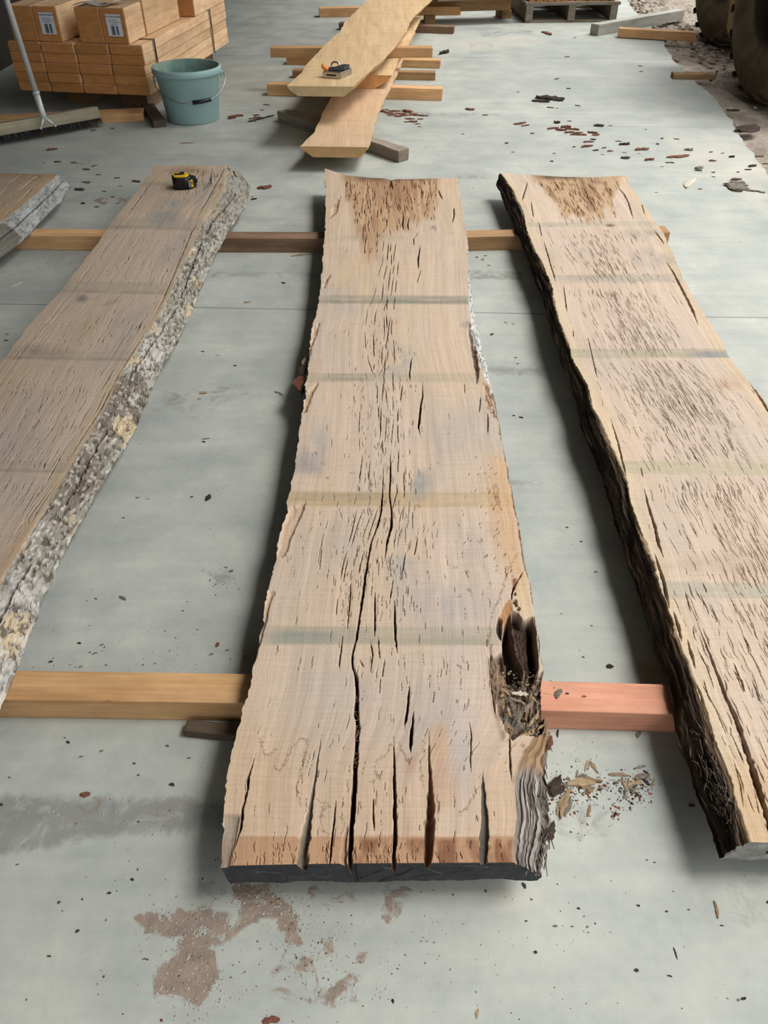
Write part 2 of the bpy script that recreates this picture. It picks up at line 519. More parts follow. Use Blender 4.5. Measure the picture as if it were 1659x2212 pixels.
# ----------------------------------------------------------------- centre slab
CL = [(701.6,363.7),(703.7,426),(702,484),(700.8,519),(696.4,571),(692,615),(687.7,644),(682,681),(674.7,710),(669,751),(667,774),(666,790),(663,822),(658,858),(652.7,903),(644.8,955),(638,1000),(629,1052),(620,1098),(608.6,1150),(601,1190),(596,1215),(587.8,1247),(576.6,1292),(567.5,1343),(559.3,1380),(551,1430),(541,1475),(528.8,1516),(521.7,1546),(506.4,1600),(500.3,1620),(490.6,1680),(485.8,1724),(481,1777),(476,1832),(473.8,1871)]
CR = [(987,383),(993,418),(1000,461),(1008,508),(1010,571),(1011,638),(1014,681),(1018,712),(1026,750),(1033,780),(1046,822),(1055,832),(1067.5,864),(1074.8,900),(1081,940),(1089.4,986),(1098,1030),(1104,1071),(1112,1115),(1123.4,1169),(1131.4,1214),(1140.6,1251),(1147.3,1301),(1152.6,1338),(1157.9,1365),(1165,1413),(1171,1452),(1170,1484),(1170,1524),(1168,1560),(1150,1590),(1125,1620),(1112,1660),(1109,1692),(1108,1759),(1110,1863)]
CRo = [(985,397),(998,470),(1008,520),(1012,590),(1016,640),(1022,680),(1031,720),(1040,760),(1052,790),(1057.5,832),(1067,875),(1079,940),(1095,1030),(1109,1115),(1130,1220),(1145,1310),(1157,1380),(1168,1452),(1170,1500),(1171,1560),(1184,1589),(1182,1626),(1176,1653),(1178,1679),(1181,1730),(1187,1800),(1178,1828),(1171,1860),(1167,1884)]
S = Slab(CL, CR, [(0,364),(.07,371),(.15,378),(.35,384),(.6,387),(.85,385),(1,384)], [(0,1872),(.03,1870),(.25,1867),(.45,1865),(1,1863)],
         Ro=CRo, zo=.062, nT=480, nL=30, nR=170, NV=1040, py=(384, 1866), seed=3, nomL=-.004)
S.tint(np.ones_like(S.X), (203, 178, 153))
S.tint(sstep(.35, .7, S.n(7, 2.2, 1)), (206, 175, 138), .6)
S.tint(sstep(.45, .75, S.n(5, 3, 2)), (184, 168, 152), .6)
S.tint((1 - sstep(0, .35, S.u)) * .5 * (S.PY > 1000), (207, 178, 140), .6)
S.tint(sstep(1480, 1700, S.PY) * (.6 + .6 * (S.n(12, 5, 5) - .4)), (203, 164, 118), .75)
S.tint((1 - sstep(430, 660, S.PY)) * .6, (205, 172, 130), .8)
S.gain(.93 + .14 * S.n(160, 3, 6, 3)); S.gain(.95 + .10 * S.n(40, 1.5, 7, 3))
# sawyer's sticker marks
S.band(638, 656, c=(146, 142, 116), k=.95, slope=.005, seed=1); S.band(649, 655, c=(115, 118, 104), k=.5, seed=12)
S.band(806, 826, c=(168, 156, 126), k=.6, seed=2); S.band(808, 822, 705, 800, c=(140, 136, 114), k=.9, seed=3)
S.band(1062, 1094, c=(186, 156, 108), k=.95, slope=.008, seed=4); S.band(1064, 1082, 630, 830, c=(150, 132, 100), k=.6, seed=5)
S.band(1354, 1392, 585, 1085, c=(160, 152, 126), k=.9, slope=.008, seed=6); S.band(1364, 1392, 580, 720, c=(138, 142, 132), k=.8, seed=7)
S.band(508, 520, 735, 900, c=(170, 156, 128), k=.6, seed=8)
for b in ((860,780,45,40,(165,160,148),.8),(905,1040,32,40,(140,142,142),.9),(670,960,60,60,(168,158,150),.7),(660,1010,50,30,(150,142,138),.7),(920,1600,60,130,(176,162,152),.75),(980,1640,60,150,(178,166,158),.8),
          (960,1310,110,70,(170,160,152),.75),(865,1180,40,110,(168,164,156),.75),(1000,1200,60,80,(176,164,154),.5),(980,960,90,120,(184,168,152),.6),(760,1500,80,50,(182,164,150),.5),(1010,700,14,10,(110,108,108),.9),
          (700,680,70,60,(212,184,152),.5),(760,600,70,60,(208,176,132),.7),(930,520,60,60,(196,176,150),.6)):
    S.blob(*b)
S.tint(poly_mask(S.PX, S.PY, [(1060,985),(1105,985),(1135,1220),(1145,1300),(1120,1290),(1075,1190),(1050,1080)], 26), (206, 162, 108), .75)
S.tint(sstep(.6, .75, S.n(70, 25, 8)) * poly_mask(S.PX, S.PY, [(1040,1020),(1105,1010),(1150,1290),(1080,1220)], 20), (140, 104, 66), .6)
for x, y, r in ((681,980,3),(676,984,2.5),(697,1000,4),(667,1015,5),(708,1031,4),(760,1021,4),(801,1048,5),(744,717,2.5),(948,1000,3),(957,941,2),(964,931,2),(968,938,2),(1038,1168,6),(985,1226,5),(1010,1275,6),(990,1286,6),(1018,1282,5),(988,1516,4),(938,493,6),(990,1438,4),(885,1640,3),(1078,1628,3),(1094,1667,2.5),(986,1682,2),(601,1520,2)):
    S.tint(np.clip(1.5 - np.hypot((S.PX - x + 9 * (S.n(150, 150, 90) - .5)) / r, (S.PY - y + 9 * (S.n(150, 150, 91) - .5)) / (r * .8)), 0, 1) * sstep(.3, .6, S.n(260, 120, 9)), (104, 94, 90), .75)
# brown decayed patch at the far end
pat = [(740,368),(950,368),(946,421),(934,473),(918,468),(902,484),(884,478),(880,500),(864,488),(854,503),(838,498),(818,520),(813,560),(806,548),(800,566),(792,550),(785,566),(779,502),(766,514),(763,436),(748,432)]
m = poly_mask(S.PX, S.PY, pat, 11); m = np.maximum(m, 0) * (.35 + 1.05 * S.n(150, 5, 15)); mp = np.clip(m, 0, 1)
S.tint(mp, (188, 144, 94), .9); S.tint(mp * sstep(.45, .7, S.n(130, 7, 16)), (158, 108, 62), .75)
S.tint(poly_mask(S.PX, S.PY, [(800,380),(880,384),(880,440),(860,470),(840,430),(800,420)], 14) * S.n(40, 10, 17), (142, 96, 52), .8)
S.tint((1 - sstep(0, 12, S.PY - 384)) * sstep(.1, .3, S.u) * (1 - sstep(.7, .9, S.u)), (92, 62, 36), .7)
S.dep += mp * .0012 * S.n(130, 14, 18)
for _ in range(330):
    x = rng.uniform(742, 948); y = rng.uniform(386, 545)
    if not in_poly(np.array([x]), np.array([y]), pat)[0]: continue
    l = rng.uniform(5, 17); w = rng.uniform(.4, .85); k = rng.uniform(-1.2, 1.2) + (4 * sin(x * .07 + y * .05) if x > 840 else 0)
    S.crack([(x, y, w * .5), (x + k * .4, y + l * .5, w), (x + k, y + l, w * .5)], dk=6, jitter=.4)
for q in ([(843,386,1),(846,398,2),(849,410,1)],[(947,410,1),(951,421,1.6),(956,431,1)],[(872,463,1),(869,485,1.8),(873,498,1)],[(884,468,1),(880,485,1.5),(883,498,1)],[(840,448,1),(848,444,1.6),(860,449,1)],[(855,425,1),(870,432,2),(880,426,1)]):
    S.crack(q, dk=6)
S.dep += .006 * np.clip(1 - np.hypot((S.PX - 845) / 14, (S.PY - 386) / 6), 0, 1)
# bottom discoloured band
S.tint(sstep(1806, 1812, S.PY + 5 * S.n(60, 2, 20)) * .95, (182, 132, 84), .85)
S.tint(sstep(1806, 1818, S.PY) * poly_mask(S.PX, S.PY, [(764,1800),(1115,1800),(1115,1880),(764,1880)], 8) * sstep(.32, .6, S.n(50, 14, 21)), (134, 84, 48), .95)
S.tint(poly_mask(S.PX, S.PY, [(880,1650),(925,1600),(950,1640),(935,1780),(880,1800),(895,1720)], 18) * sstep(.35, .6, S.n(40, 9, 22)), (172, 122, 84), .7)
S.tint(poly_mask(S.PX, S.PY, [(925,1570),(965,1560),(985,1720),(940,1760)], 22), (192, 146, 96), .5)
# spalting lines
for q in ([(562,1595),(568,1620),(572,1630),(582,1632),(596,1617)],[(592,1655),(604,1666),(616,1645),(628,1618),(640,1605),(648,1594),(664,1598),(664,1610),(655,1650),(650,1668),(640,1700),(644,1722),(652,1742)],[(684,1725),(700,1738),(693,1765),(697,1795),(710,1802)],[(704,1728),(712,1740),(698,1750)],
          [(843,1608),(835,1630),(812,1643),(810,1665),(820,1680),(800,1690)],[(860,1603),(872,1625),(880,1645)],[(915,1600),(916,1630),(908,1650),(915,1700)],[(1035,1700),(1020,1725),(1010,1745),(990,1758)],[(735,1765),(745,1780),(738,1800)],[(590,1824),(595,1836),(590,1850)],[(1125,1605),(1138,1618),(1130,1640)],
          [(1120,1195),(1098,1230),(1080,1290),(1062,1330),(1056,1390)]):
    wob = 5 * (vnoise(S.PY * .35, S.PX * .35, 30) - .5), 9 * (vnoise(S.PX * .3, S.PY * .3, 31) - .5)
    d = line_dist(S.PX + wob[1], S.PY + wob[0], q)
    S.tint(np.clip(1.7 - d / 1.3, 0, 1), (126, 94, 58), .62)
# --- cracks
CK = [
 [(826.7,985,1.2),(828,1028,1.6),(825.6,1073,1.6),(823,1104,2),(813,1141,2.4),(802,1170,2),(797,1195,2),(789,1243,2.6),(780,1312,2.6),(770.6,1376,2.4),(762,1410,2),(760.5,1428,2.2),(763,1442,2.4),(770.6,1463,3.2),(772,1498,4.6),(769.5,1538,4.8),(773,1572,4.8),(770.3,1608,4.6),(766.7,1680,5.2),(762,1748,5.6),(758.3,1801,5.6),(755.9,1870,5.2)],
 [(843.7,971,1.2),(843.7,1016,1.6),(841.4,1070,1.2),(846,1108,2),(846,1134,3),(837,1164,3),(830,1217,1.2)],
 [(850,1586,.8),(851.7,1653,2),(852,1706,3.4),(853,1759,4.4),(853,1812,4.4),(850.4,1870,4.4)],
 [(553,1627,.8),(546,1647,1.5),(536.4,1676,3),(534,1705,2.4),(524.4,1743,3),(519.6,1789,3),(510,1820,2.5),(504,1838,1.2)],
 [(725.7,1719,.7),(721,1777,1.5),(716,1825,2.4),(712.5,1870,1.2)],[(806.5,1716,.8),(806.5,1765,1.8),(809,1801,1)],
 [(885,1471,.7),(882,1514,2.8),(876.7,1556,2.4),(872.7,1577,1)],[(894,1530,.8),(890,1574,3.3),(887,1613,3.5),(887.5,1630,1)],
 [(810,1275,1.2),(809.9,1333,2),(809.6,1379,1)],[(851.5,1291,1),(852.8,1328,2.4),(854,1378,2),(859.5,1418,.8)],[(850,1248,.8),(842,1296,1.4)],[(876.7,1190,.8),(867.4,1243,1.2)],[(903,1158,.8),(894,1201,1.2)],
 [(799.8,1384,.8),(805,1413,1.2),(799.8,1453,.8)],[(816,1376,.8),(821,1426,1)],[(831,1424,.8),(825,1463,1)],[(776,1424,.8),(785,1440,1.5)],[(741.4,1368,.8),(733,1431,1.4),(734.3,1450,.7)],[(758.7,1252,.8),(755.6,1300,1.4),(749.5,1364,.7)],[(730,1288,.6),(725,1333,.9)],
 [(913,825,.8),(912.5,854,1.4),(907.6,888,2.3),(904,920,2.4),(908,945,.9)],[(889,771,1),(884.4,805,1.4),(886,825,.8)],[(903,502,1),(893,514,1.3),(894.6,530,.8)],[(907.6,530,1),(903,560,1.7),(904,582,1)],[(909,583,.9),(900,611,.9)],[(980,446,.9),(981,462,1.6),(977,482,.8)],
 [(1013,1555,.7),(1018,1590,1),(1016,1640,1.2),(1018,1675,.8)],[(938,1490,.6),(935,1520,.8)],[(695,1180,.6),(690,1230,.8)],[(1100,1586,1.5),(1102,1640,2),(1105,1690,1.4)],[(822,1463,.6),(820,1500,.8)],
 [(1055,1416,.8),(1058,1450,1.6),(1064,1500,1.3),(1072,1560,1)],[(1133,1230,1),(1121,1248,1.6),(1111,1265,2),(1106,1283,1.6),(1105,1300,1.4)]]
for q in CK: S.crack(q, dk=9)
GREYIN = lin((118, 112, 100))
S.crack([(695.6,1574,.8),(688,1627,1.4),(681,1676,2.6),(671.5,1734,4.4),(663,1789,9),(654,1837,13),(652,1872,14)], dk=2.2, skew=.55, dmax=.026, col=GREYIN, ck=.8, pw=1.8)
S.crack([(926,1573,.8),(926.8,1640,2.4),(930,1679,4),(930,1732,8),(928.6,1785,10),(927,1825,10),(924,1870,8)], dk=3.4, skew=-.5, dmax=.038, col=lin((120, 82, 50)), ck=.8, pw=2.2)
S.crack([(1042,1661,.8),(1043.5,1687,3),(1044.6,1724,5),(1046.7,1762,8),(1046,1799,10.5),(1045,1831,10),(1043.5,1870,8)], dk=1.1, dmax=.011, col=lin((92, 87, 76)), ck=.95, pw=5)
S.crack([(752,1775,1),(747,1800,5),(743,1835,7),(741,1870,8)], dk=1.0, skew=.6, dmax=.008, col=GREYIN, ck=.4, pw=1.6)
# wavy drying checks up the heart of the board
GL = [[(830,519),(826,560),(814,600),(808,640),(797,657),(789,716),(793,774),(806,813)],[(838,519),(836,560),(828,600),(826,645),(814,660),(806,716),(808,774),(805,800)],[(857,520),(852,560),(848,600),(841,645),(828,660),(831,716),(825,774),(829,813),(837,880),(835,926),(832,971)],
      [(846,524),(843,580),(835,640),(834,660),(838,716),(831,774),(829,813),(822,880),(822,926),(821,971)],[(861,560),(852,640),(851,660),(847,716),(851,774),(847,813),(851,880),(848,926),(844,965)],[(846,680),(840,720),(838,770),(815,815),(815,880),(822,926),(826,985)],
      [(868,830),(861,880),(858,926),(861,971),(858,1016),(858,1062),(840,1129)],[(776,880),(775,930),(776,965)],[(783,985),(778,1030),(775,1062)],[(872,1016),(873,1062),(869,1110),(863,1160)],[(800,990),(797,1030),(800,1062)],[(886,1030),(884,1062),(878,1129),(876,1180)],
      [(772,1098),(762,1150),(742,1210),(735,1250)],[(786,1098),(768,1150),(752,1210),(742,1260)],[(805,1098),(795,1120),(778,1170),(765,1220),(757,1250)],[(815,1095),(800,1140),(785,1190),(774,1240)],[(868,1098),(858,1140),(850,1190),(838,1240)],[(893,1100),(890,1150),(884,1190)],[(700,1150),(690,1200),(684,1240)]]
for i, g in enumerate(GL): S.guide(rng, g, rng.uniform(.55, 1.1))
S.dashes(rng, 330, .42, .11, (690, 1320), (.01, .035), (.0003, .0006))
S.dashes(rng, 260, .5, .28, (1080, 1850), (.008, .03), (.0002, .0005))
S.dashes(rng, 60, .9, .06, (980, 1250), (.004, .012), (.0004, .0007), lean=-.6)
S.dashes(rng, 40, .08, .05, (380, 640), (.01, .03), (.0004, .0008), lean=-.3)
S.dashes(rng, 90, .5, .3, (1812, 1864), (.006, .016), (.0003, .0006))
# chipped sapwood flakes on the left edge
for q in ([(676,708),(690,700),(672,752),(664,790)],[(687,828),(676,850),(662,884),(655,890),(660,850)],[(659,1089),(650,1115),(637,1140),(628,1160),(620,1190),(609,1202),(600,1195),(612,1140),(624,1098)],[(592,1276),(584,1300),(574,1340),(566,1370),(561,1390),(552,1424),(545,1424),(556,1380),(572,1310),(582,1275)],[(720,450),(735,425),(728,455),(712,470)],[(700,610),(714,595),(706,610),(700,622)]):
    k = poly_mask(S.PX + 7 * (S.n(120, 60, 54) - .5), S.PY + 12 * (S.n(120, 60, 55) - .5), q, 3)
    S.dep += k * (.003 + .003 * S.n(90, 30, 50)); S.tint(k * (.3 + S.n(160, 40, 51) * .8), (196, 152, 104), .6)
    S.tint(np.clip(1.5 - line_dist(S.PX, S.PY, q[:len(q) // 2 + 2]) / 2.0, 0, 1) * (S.n(120, 40, 52) > .42), (128, 88, 52), .6)
# weathered sliver beyond the left crack
k = poly_mask(S.PX, S.PY, [(481,1760),(518,1760),(508,1820),(500,1840),(494,1875),(470,1875)], 5)
S.tint(k, (150, 136, 118), .75); S.dep += k * (.003 + .004 * S.n(60, 20, 53))
# --- rotten hollow on the right edge
N1, N2, N3 = S.n(45, 22, 60, 5), S.n(170, 80, 61, 4), S.n(300, 30, 62, 4); N4 = S.n(420, 130, 66, 3)
rot_low = [(1057,1412),(1066,1420),(1086,1404),(1090,1440),(1104,1456),(1175,1452),(1175,1580),(1160,1592),(1130,1586),(1106,1597),(1092,1575),(1076,1540),(1066,1490),(1058,1450)]
k = poly_mask(S.PX, S.PY, rot_low, 6)
kr = sstep(.35, .6, k * .8 + (N3 - .5) * .7)
S.dep = np.where(k > .02, np.maximum(S.dep, kr * (.004 + .030 * sstep(1062, 1125, S.PX) * (.35 + .8 * N1) + .008 * N2 + .009 * (N4 - .3))), S.dep)
S.tint(kr, (108, 82, 58), .85); S.tint(kr * sstep(.5, .7, N3), (160, 126, 84), .75); S.tint(kr * sstep(.5, .62, N2) * sstep(1440, 1490, S.PY), (62, 44, 32), .8)
S.tint(kr * sstep(.52, .7, S.n(60, 40, 63)) * sstep(1500, 1530, S.PY), (140, 130, 116), .7)
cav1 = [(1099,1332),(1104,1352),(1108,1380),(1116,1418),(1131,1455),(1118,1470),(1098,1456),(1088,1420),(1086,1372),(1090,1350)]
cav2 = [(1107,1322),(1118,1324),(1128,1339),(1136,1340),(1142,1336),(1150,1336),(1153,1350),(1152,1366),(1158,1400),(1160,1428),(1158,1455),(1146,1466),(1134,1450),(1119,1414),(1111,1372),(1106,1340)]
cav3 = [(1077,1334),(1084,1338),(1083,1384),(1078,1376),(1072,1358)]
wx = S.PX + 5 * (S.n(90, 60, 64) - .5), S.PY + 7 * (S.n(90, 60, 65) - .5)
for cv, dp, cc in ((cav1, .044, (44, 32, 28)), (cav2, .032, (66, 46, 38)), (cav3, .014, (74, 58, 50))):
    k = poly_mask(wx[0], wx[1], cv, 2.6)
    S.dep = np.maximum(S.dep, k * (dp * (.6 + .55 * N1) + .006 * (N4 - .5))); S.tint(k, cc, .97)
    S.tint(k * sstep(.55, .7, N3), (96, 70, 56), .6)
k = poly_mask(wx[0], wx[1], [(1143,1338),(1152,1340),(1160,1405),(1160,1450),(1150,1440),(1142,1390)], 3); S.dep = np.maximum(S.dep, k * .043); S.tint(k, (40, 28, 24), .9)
rd = line_dist(S.PX, S.PY, [(1099,1316),(1104,1345),(1109,1382),(1118,1416),(1132,1446)])
k = np.clip(1.8 - rd / 4.5, 0, 1); S.dep = S.dep * (1 - k) + k * np.minimum(S.dep, .007 + .004 * N2); S.tint(k, (98, 66, 52), .85)
k = poly_mask(wx[0], wx[1], [(1079,1332),(1088,1308),(1098,1296),(1107,1302),(1106,1322),(1097,1334),(1090,1356),(1082,1342)], 3)
S.tint(k, (182, 124, 62), .95); S.dep = np.maximum(S.dep, k * .003 * N2)
S.tint(poly_mask(wx[0], wx[1], [(1107,1252),(1122,1246),(1119,1262),(1113,1276),(1106,1272)], 3) * sstep(.3, .55, N2), (132, 68, 38), .95)
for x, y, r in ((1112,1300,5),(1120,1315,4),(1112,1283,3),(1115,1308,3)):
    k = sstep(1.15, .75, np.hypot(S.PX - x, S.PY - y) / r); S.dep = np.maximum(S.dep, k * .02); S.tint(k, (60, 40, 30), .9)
S.tint(poly_mask(S.PX, S.PY, [(1118,1240),(1140,1255),(1152,1336),(1140,1334),(1128,1334),(1116,1318),(1110,1290)], 4), (212, 180, 132), .6)
S.tint(poly_mask(S.PX, S.PY, [(1050,1390),(1064,1395),(1084,1570),(1098,1600),(1086,1600),(1064,1530)], 8) * sstep(.4, .6, N3), (122, 86, 52), .75)
# splintered sapwood near 860-920 on the right edge
k = poly_mask(wx[0], wx[1], [(1044,828),(1058,838),(1068,872),(1074,905),(1062,900),(1052,880),(1046,850)], 5)
S.tint(k * sstep(.35, .6, N3), (178, 128, 78), .9); S.tint(k * sstep(.55, .66, N2), (84, 52, 30), .85); S.dep += k * .006 * N3
k = poly_mask(wx[0], wx[1], [(1014,700),(1020,712),(1028,750),(1034,800),(1030,828),(1026,800),(1018,755),(1012,720)], 3)
S.tint(k, (92, 66, 56), .9); S.dep += k * (.004 + .008 * N2)
for q in ([(1038,855,.8),(1037,875,1.2),(1034,893,.7)],[(1053,890,.8),(1054,915,1.2),(1053,940,.7)],[(1003,828,.6),(1004,850,.8)],[(1050,1380,.5),(1052,1400,.8)]): S.crack(q)
# right wane and bark colour
n1, n2 = S.bark_relief('R', .009, 80, 12, 1, .5)
Rm = S.right * np.clip(S.T * 8, 0, 1)
up = (S.PY < 850)
S.tint(Rm, (128, 104, 76), 1.0)
S.tint(Rm * up, (206, 206, 198), .95); S.tint(Rm * up * sstep(.52, .62, S.n(160, 90, 70)), (110, 104, 96), .85)
low = sstep(1560, 1600, S.PY)
S.tint(Rm * low, (176, 138, 92), .9); S.tint(Rm * low * sstep(.45, .6, S.n(90, 8, 71)), (120, 88, 56), .8)
gm = sstep(1650, 1700, S.PY + 60 * (S.n(60, 5, 72) - .5))
S.tint(Rm * gm, (150, 142, 132), .95); S.tint(Rm * gm * sstep(.5, .64, S.n(220, 14, 73)), (92, 80, 72), .7); S.tint(Rm * gm * sstep(.55, .7, S.n(250, 18, 74)), (186, 182, 174), .6)
S.tint(Rm * gm * sstep(.6, .8, S.T) * sstep(.35, .6, S.n(80, 10, 75)), (84, 64, 54), .8)
fib = sstep(.42, .6, S.n(330, 12, 77, 3)); S.tint(Rm * gm * (1 - fib), (96, 86, 78), .5); S.tint(Rm * gm * fib * sstep(.5, .7, S.n(500, 20, 78, 3)), (190, 186, 178), .6)
S.Z -= S.right * gm * np.clip(S.T * 8, 0, 1) * (sstep(.5, .66, S.n(120, 9, 73)) * .003 + (1 - fib) * .004)
S.X += S.right * gm * np.clip(S.T * 3 - 1, 0, 1) * (S.n(300, 40, 79, 3) - .5) * .014
# left edge: dark bark
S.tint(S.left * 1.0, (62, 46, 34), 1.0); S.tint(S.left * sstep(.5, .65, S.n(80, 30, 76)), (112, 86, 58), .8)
def seal_c(F):
    gx, gz = F[..., 0], F[..., 2]
    c = np.broadcast_to(lin((50, 51, 54)), F.shape) * (.75 + .5 * fbm(gx * 50, gz * 120, 5, 4))[..., None]
    def ln(x0, z0, x1, z1, w, col, k):
        nonlocal c
        d = line_dist(gx + .003 * (fbm(gx * 90, gz * 90, 8) - .5), gz, [(x0, z0), (x1, z1)])
        m = (np.clip(1.6 - d / w, 0, 1) * k)[..., None]; c = c * (1 - m) + lin(col) * m
    for q in ((.012,.098,-.03,.06,.0012),(.055,.098,-.006,.052,.0016),(.06,.083,.15,.095,.001),(.03,.06,.13,.082,.001),(-.036,.098,-.034,.052,.0014),(.09,.086,.11,.078,.001),(-.1,.095,-.075,.088,.0012)): ln(*q, (18, 17, 17), .9)
    for q in ((.05,.085,.075,.07,.0007),(-.16,.08,-.13,.074,.0006),(-.09,.07,-.07,.062,.0006),(.1,.092,.13,.088,.0006),(-.12,.064,-.1,.06,.0005),(.0,.09,.01,.086,.001)): ln(*q, (120, 118, 112), .5)
    return c
ROOT_C = S.build('live_edge_board', 'wide split oak slab in the middle with a rotten hollow on its right edge', 'wood slab', 'live-edge oak slabs laid side by side on the floor', barkL='dark bark on shaded edge', barkR='grey and brown fibrous bark', sealC=seal_c)
S_C = S

# ----------------------------------------------------------------- right slab
RL = [(1081,373),(1111,411),(1129.6,456),(1139,497),(1155.7,538),(1178,579),(1195,627),(1202,672),(1226.6,732),(1237.8,780),(1267.6,832),(1286,885),(1296.7,902),(1318,959),(1349,1016),(1368,1102),(1398.8,1173),(1425,1253),(1444,1310),(1482,1420),(1520,1529),(1553,1610),(1586,1705),(1624,1818)]
RLo = [(1067,386),(1081,422),(1105,478),(1129.6,538),(1152,597),(1178,668),(1196.7,735),(1219,799),(1240,864),(1258.7,931),(1277.7,978),(1306,1049),(1339,1158),(1372.7,1263),(1401,1363),(1429.6,1467),(1453.4,1562),(1477,1648),(1510,1733),(1534,1795),(1558,1855)]
RR = [(1351.6,380),(1364.6,407),(1390.7,441),(1413,474),(1435.5,508),(1454,549),(1472.8,597),(1495,635),(1525,687),(1558.7,735),(1577,773),(1611,818),(1659,872),(1740,1000),(1860,1200),(2130,1640),(2260,1840)]
S = Slab(RL, RR, [(0,373),(.1,376),(.5,382),(.75,383),(1,379)], [(0,1819),(.04,1820),(.15,1819),(1,1815)], Lo=RLo, zo=.052, nT=660, nL=90, nR=30, NV=900, py=(379, 1819), seed=11, nomR=.012)
S.bright = .97
S.tint(np.ones_like(S.X), (212, 185, 159))
S.tint(sstep(.35, .7, S.n(6, 2.2, 1)), (214, 184, 150), .6); S.tint(sstep(.45, .75, S.n(5, 3, 2)), (196, 176, 156), .6)
S.tint(np.exp(-((S.u - .5) / .2) ** 2), (202, 176, 150), .5)
S.tint((1 - sstep(0, .12, S.u)), (218, 190, 142), .5); S.tint(sstep(.86, 1, S.u), (212, 180, 132), .6)
S.tint(sstep(1600, 1700, S.PY), (208, 166, 112), .6)
S.gain(.93 + .14 * S.n(160, 3, 6, 3)); S.gain(.95 + .10 * S.n(40, 1.5, 7, 3))
S.band(481, 491, c=(176, 166, 140), k=.8, slope=-.004, seed=1); S.band(598, 616, 1200, 1470, c=(170, 160, 140), k=.8, slope=-.01, seed=2)
S.band(755, 774, c=(168, 160, 126), k=.9, slope=-.002, seed=3); S.band(758, 772, 1500, 1600, c=(132, 136, 138), k=.9, seed=4)
S.band(990, 1018, c=(186, 172, 136), k=.95, slope=.01, seed=5); S.band(1250, 1284, c=(170, 166, 144), k=.9, slope=.01, seed=6)
S.tint(poly_mask(S.PX, S.PY, [(1440,1225),(1480,1205),(1560,1200),(1640,1180),(1700,1170),(1700,1240),(1560,1240)], 14) * .6, (176, 150, 124), .6)
S.blob(1420, 560, 60, 25, (168, 152, 134), .7); S.blob(1390, 505, 50, 14, (160, 146, 128), .7); S.blob(1570, 830, 40, 20, (180, 136, 88), .7)
pat = [(1140,368),(1344,368),(1338,400),(1322,430),(1330,470),(1318,452),(1306,440),(1300,480),(1286,462),(1276,482),(1262,470),(1240,462),(1216,470),(1206,440),(1186,420),(1170,400),(1150,388)]
m = np.clip(poly_mask(S.PX, S.PY, pat, 7) * (.6 + .7 * S.n(90, 7, 15)), 0, 1)
S.tint(m, (194, 150, 94), .85); S.tint(m * sstep(.48, .7, S.n(70, 6, 16)), (150, 102, 56), .85)
S.tint(np.clip(1.6 - line_dist(S.PX, S.PY, [(1256,388),(1266,410),(1280,450)]) / 6, 0, 1) * S.n(90, 12, 17), (104, 58, 30), .9)
S.tint((1 - sstep(0, 9, S.PY - 383)) * sstep(.2, .35, S.u) * (1 - sstep(.55, .7, S.u)), (84, 58, 34), .75)
S.tint(np.clip(1.4 - np.hypot((S.PX - 1318) / 10, (S.PY - 487) / 3), 0, 1), (120, 72, 40), .9)
for _ in range(230):
    x = rng.uniform(1150, 1340); y = rng.uniform(386, 478)
    if not in_poly(np.array([x]), np.array([y]), pat)[0]: continue
    l = rng.uniform(5, 14); w = rng.uniform(.35, .7)
    S.crack([(x, y, w * .5), (x + l * .2, y + l * .5, w), (x + l * .45, y + l, w * .5)], dk=6, jitter=.4)
RK = [[(1391,1054,1.5),(1400,1091,2),(1414,1136,3),(1423,1176,3),(1436,1212,1)],[(1411.7,1190,1),(1425,1229,3),(1434,1258,3.5),(1441,1299,4),(1446,1332,2)],[(1454.6,1317,1),(1463.7,1348,4.5),(1472.7,1388,1)],[(1484,1378,1),(1493,1412,3),(1503,1448,1)],
 [(1501,1330,.8),(1515.7,1371,1.5),(1536,1421,2.5),(1554,1468,3),(1567,1503,4),(1592,1558,5),(1609,1611,6),(1628.5,1669,6.5),(1643.8,1721,7),(1659,1769,7),(1675,1825,6)],[(1493,1457,1),(1511,1493,2.2),(1532,1561,3),(1545,1600,1.5)],[(1479.5,1276,1),(1492,1323,1.6)],
 [(1163,478,.7),(1170.6,512,1)],[(1174,519,.8),(1186,560,1.2),(1200.5,610,1.2)],[(1217,616,.8),(1224.7,674,1.2)],[(1270,728,.8),(1290,818,1)],[(1237.8,713,.8),(1239,728,.8)],[(1331,400,.8),(1348,420,1.4),(1357,437,1.6),(1368.4,475,.8)],[(1413,497,.9),(1424,512,1.7),(1435.5,528,1.2)],
 [(1435.5,560,1),(1455,590,1.8),(1472.8,624,2.6),(1495,668,2.8),(1510,707,1)],[(1600,790,1),(1622,830,2),(1640,856,2.2)],[(1630,842,1.5),(1650,872,3),(1665,900,2)],[(1318,902,.8),(1334.7,955,1.6),(1345,1000,2),(1354,1036,1.2)],[(1384,1007,.7),(1388,1030,1)],[(1512,1470,.6),(1545,1530,1.1),(1570,1590,.7)],
 [(1140,392,.8),(1131,420,1.6),(1128,434,.8)],[(1147,434,.7),(1152,470,1.2)],[(1386,440,1),(1392,462,.8)],[(1584,1640,.7),(1600,1700,1.2),(1606,1750,.7)],[(1628,1700,.5),(1640,1760,1)]]
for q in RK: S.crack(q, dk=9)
sk = ((476,494),(600,618),(752,776),(988,1020),(1252,1286))
S.dashes(rng, 700, .47, .15, (470, 900), (.02, .07), (.0003, .0005), lean=.06, skip=sk, ck=.6)
S.dashes(rng, 1150, .5, .18, (760, 1700), (.015, .06), (.0003, .0005), lean=.05, skip=sk, ck=.6)
S.dashes(rng, 260, .5, .28, (400, 1810), (.008, .025), (.0003, .0006))
S.dashes(rng, 60, .16, .1, (1250, 1810), (.02, .07), (.0004, .0009))
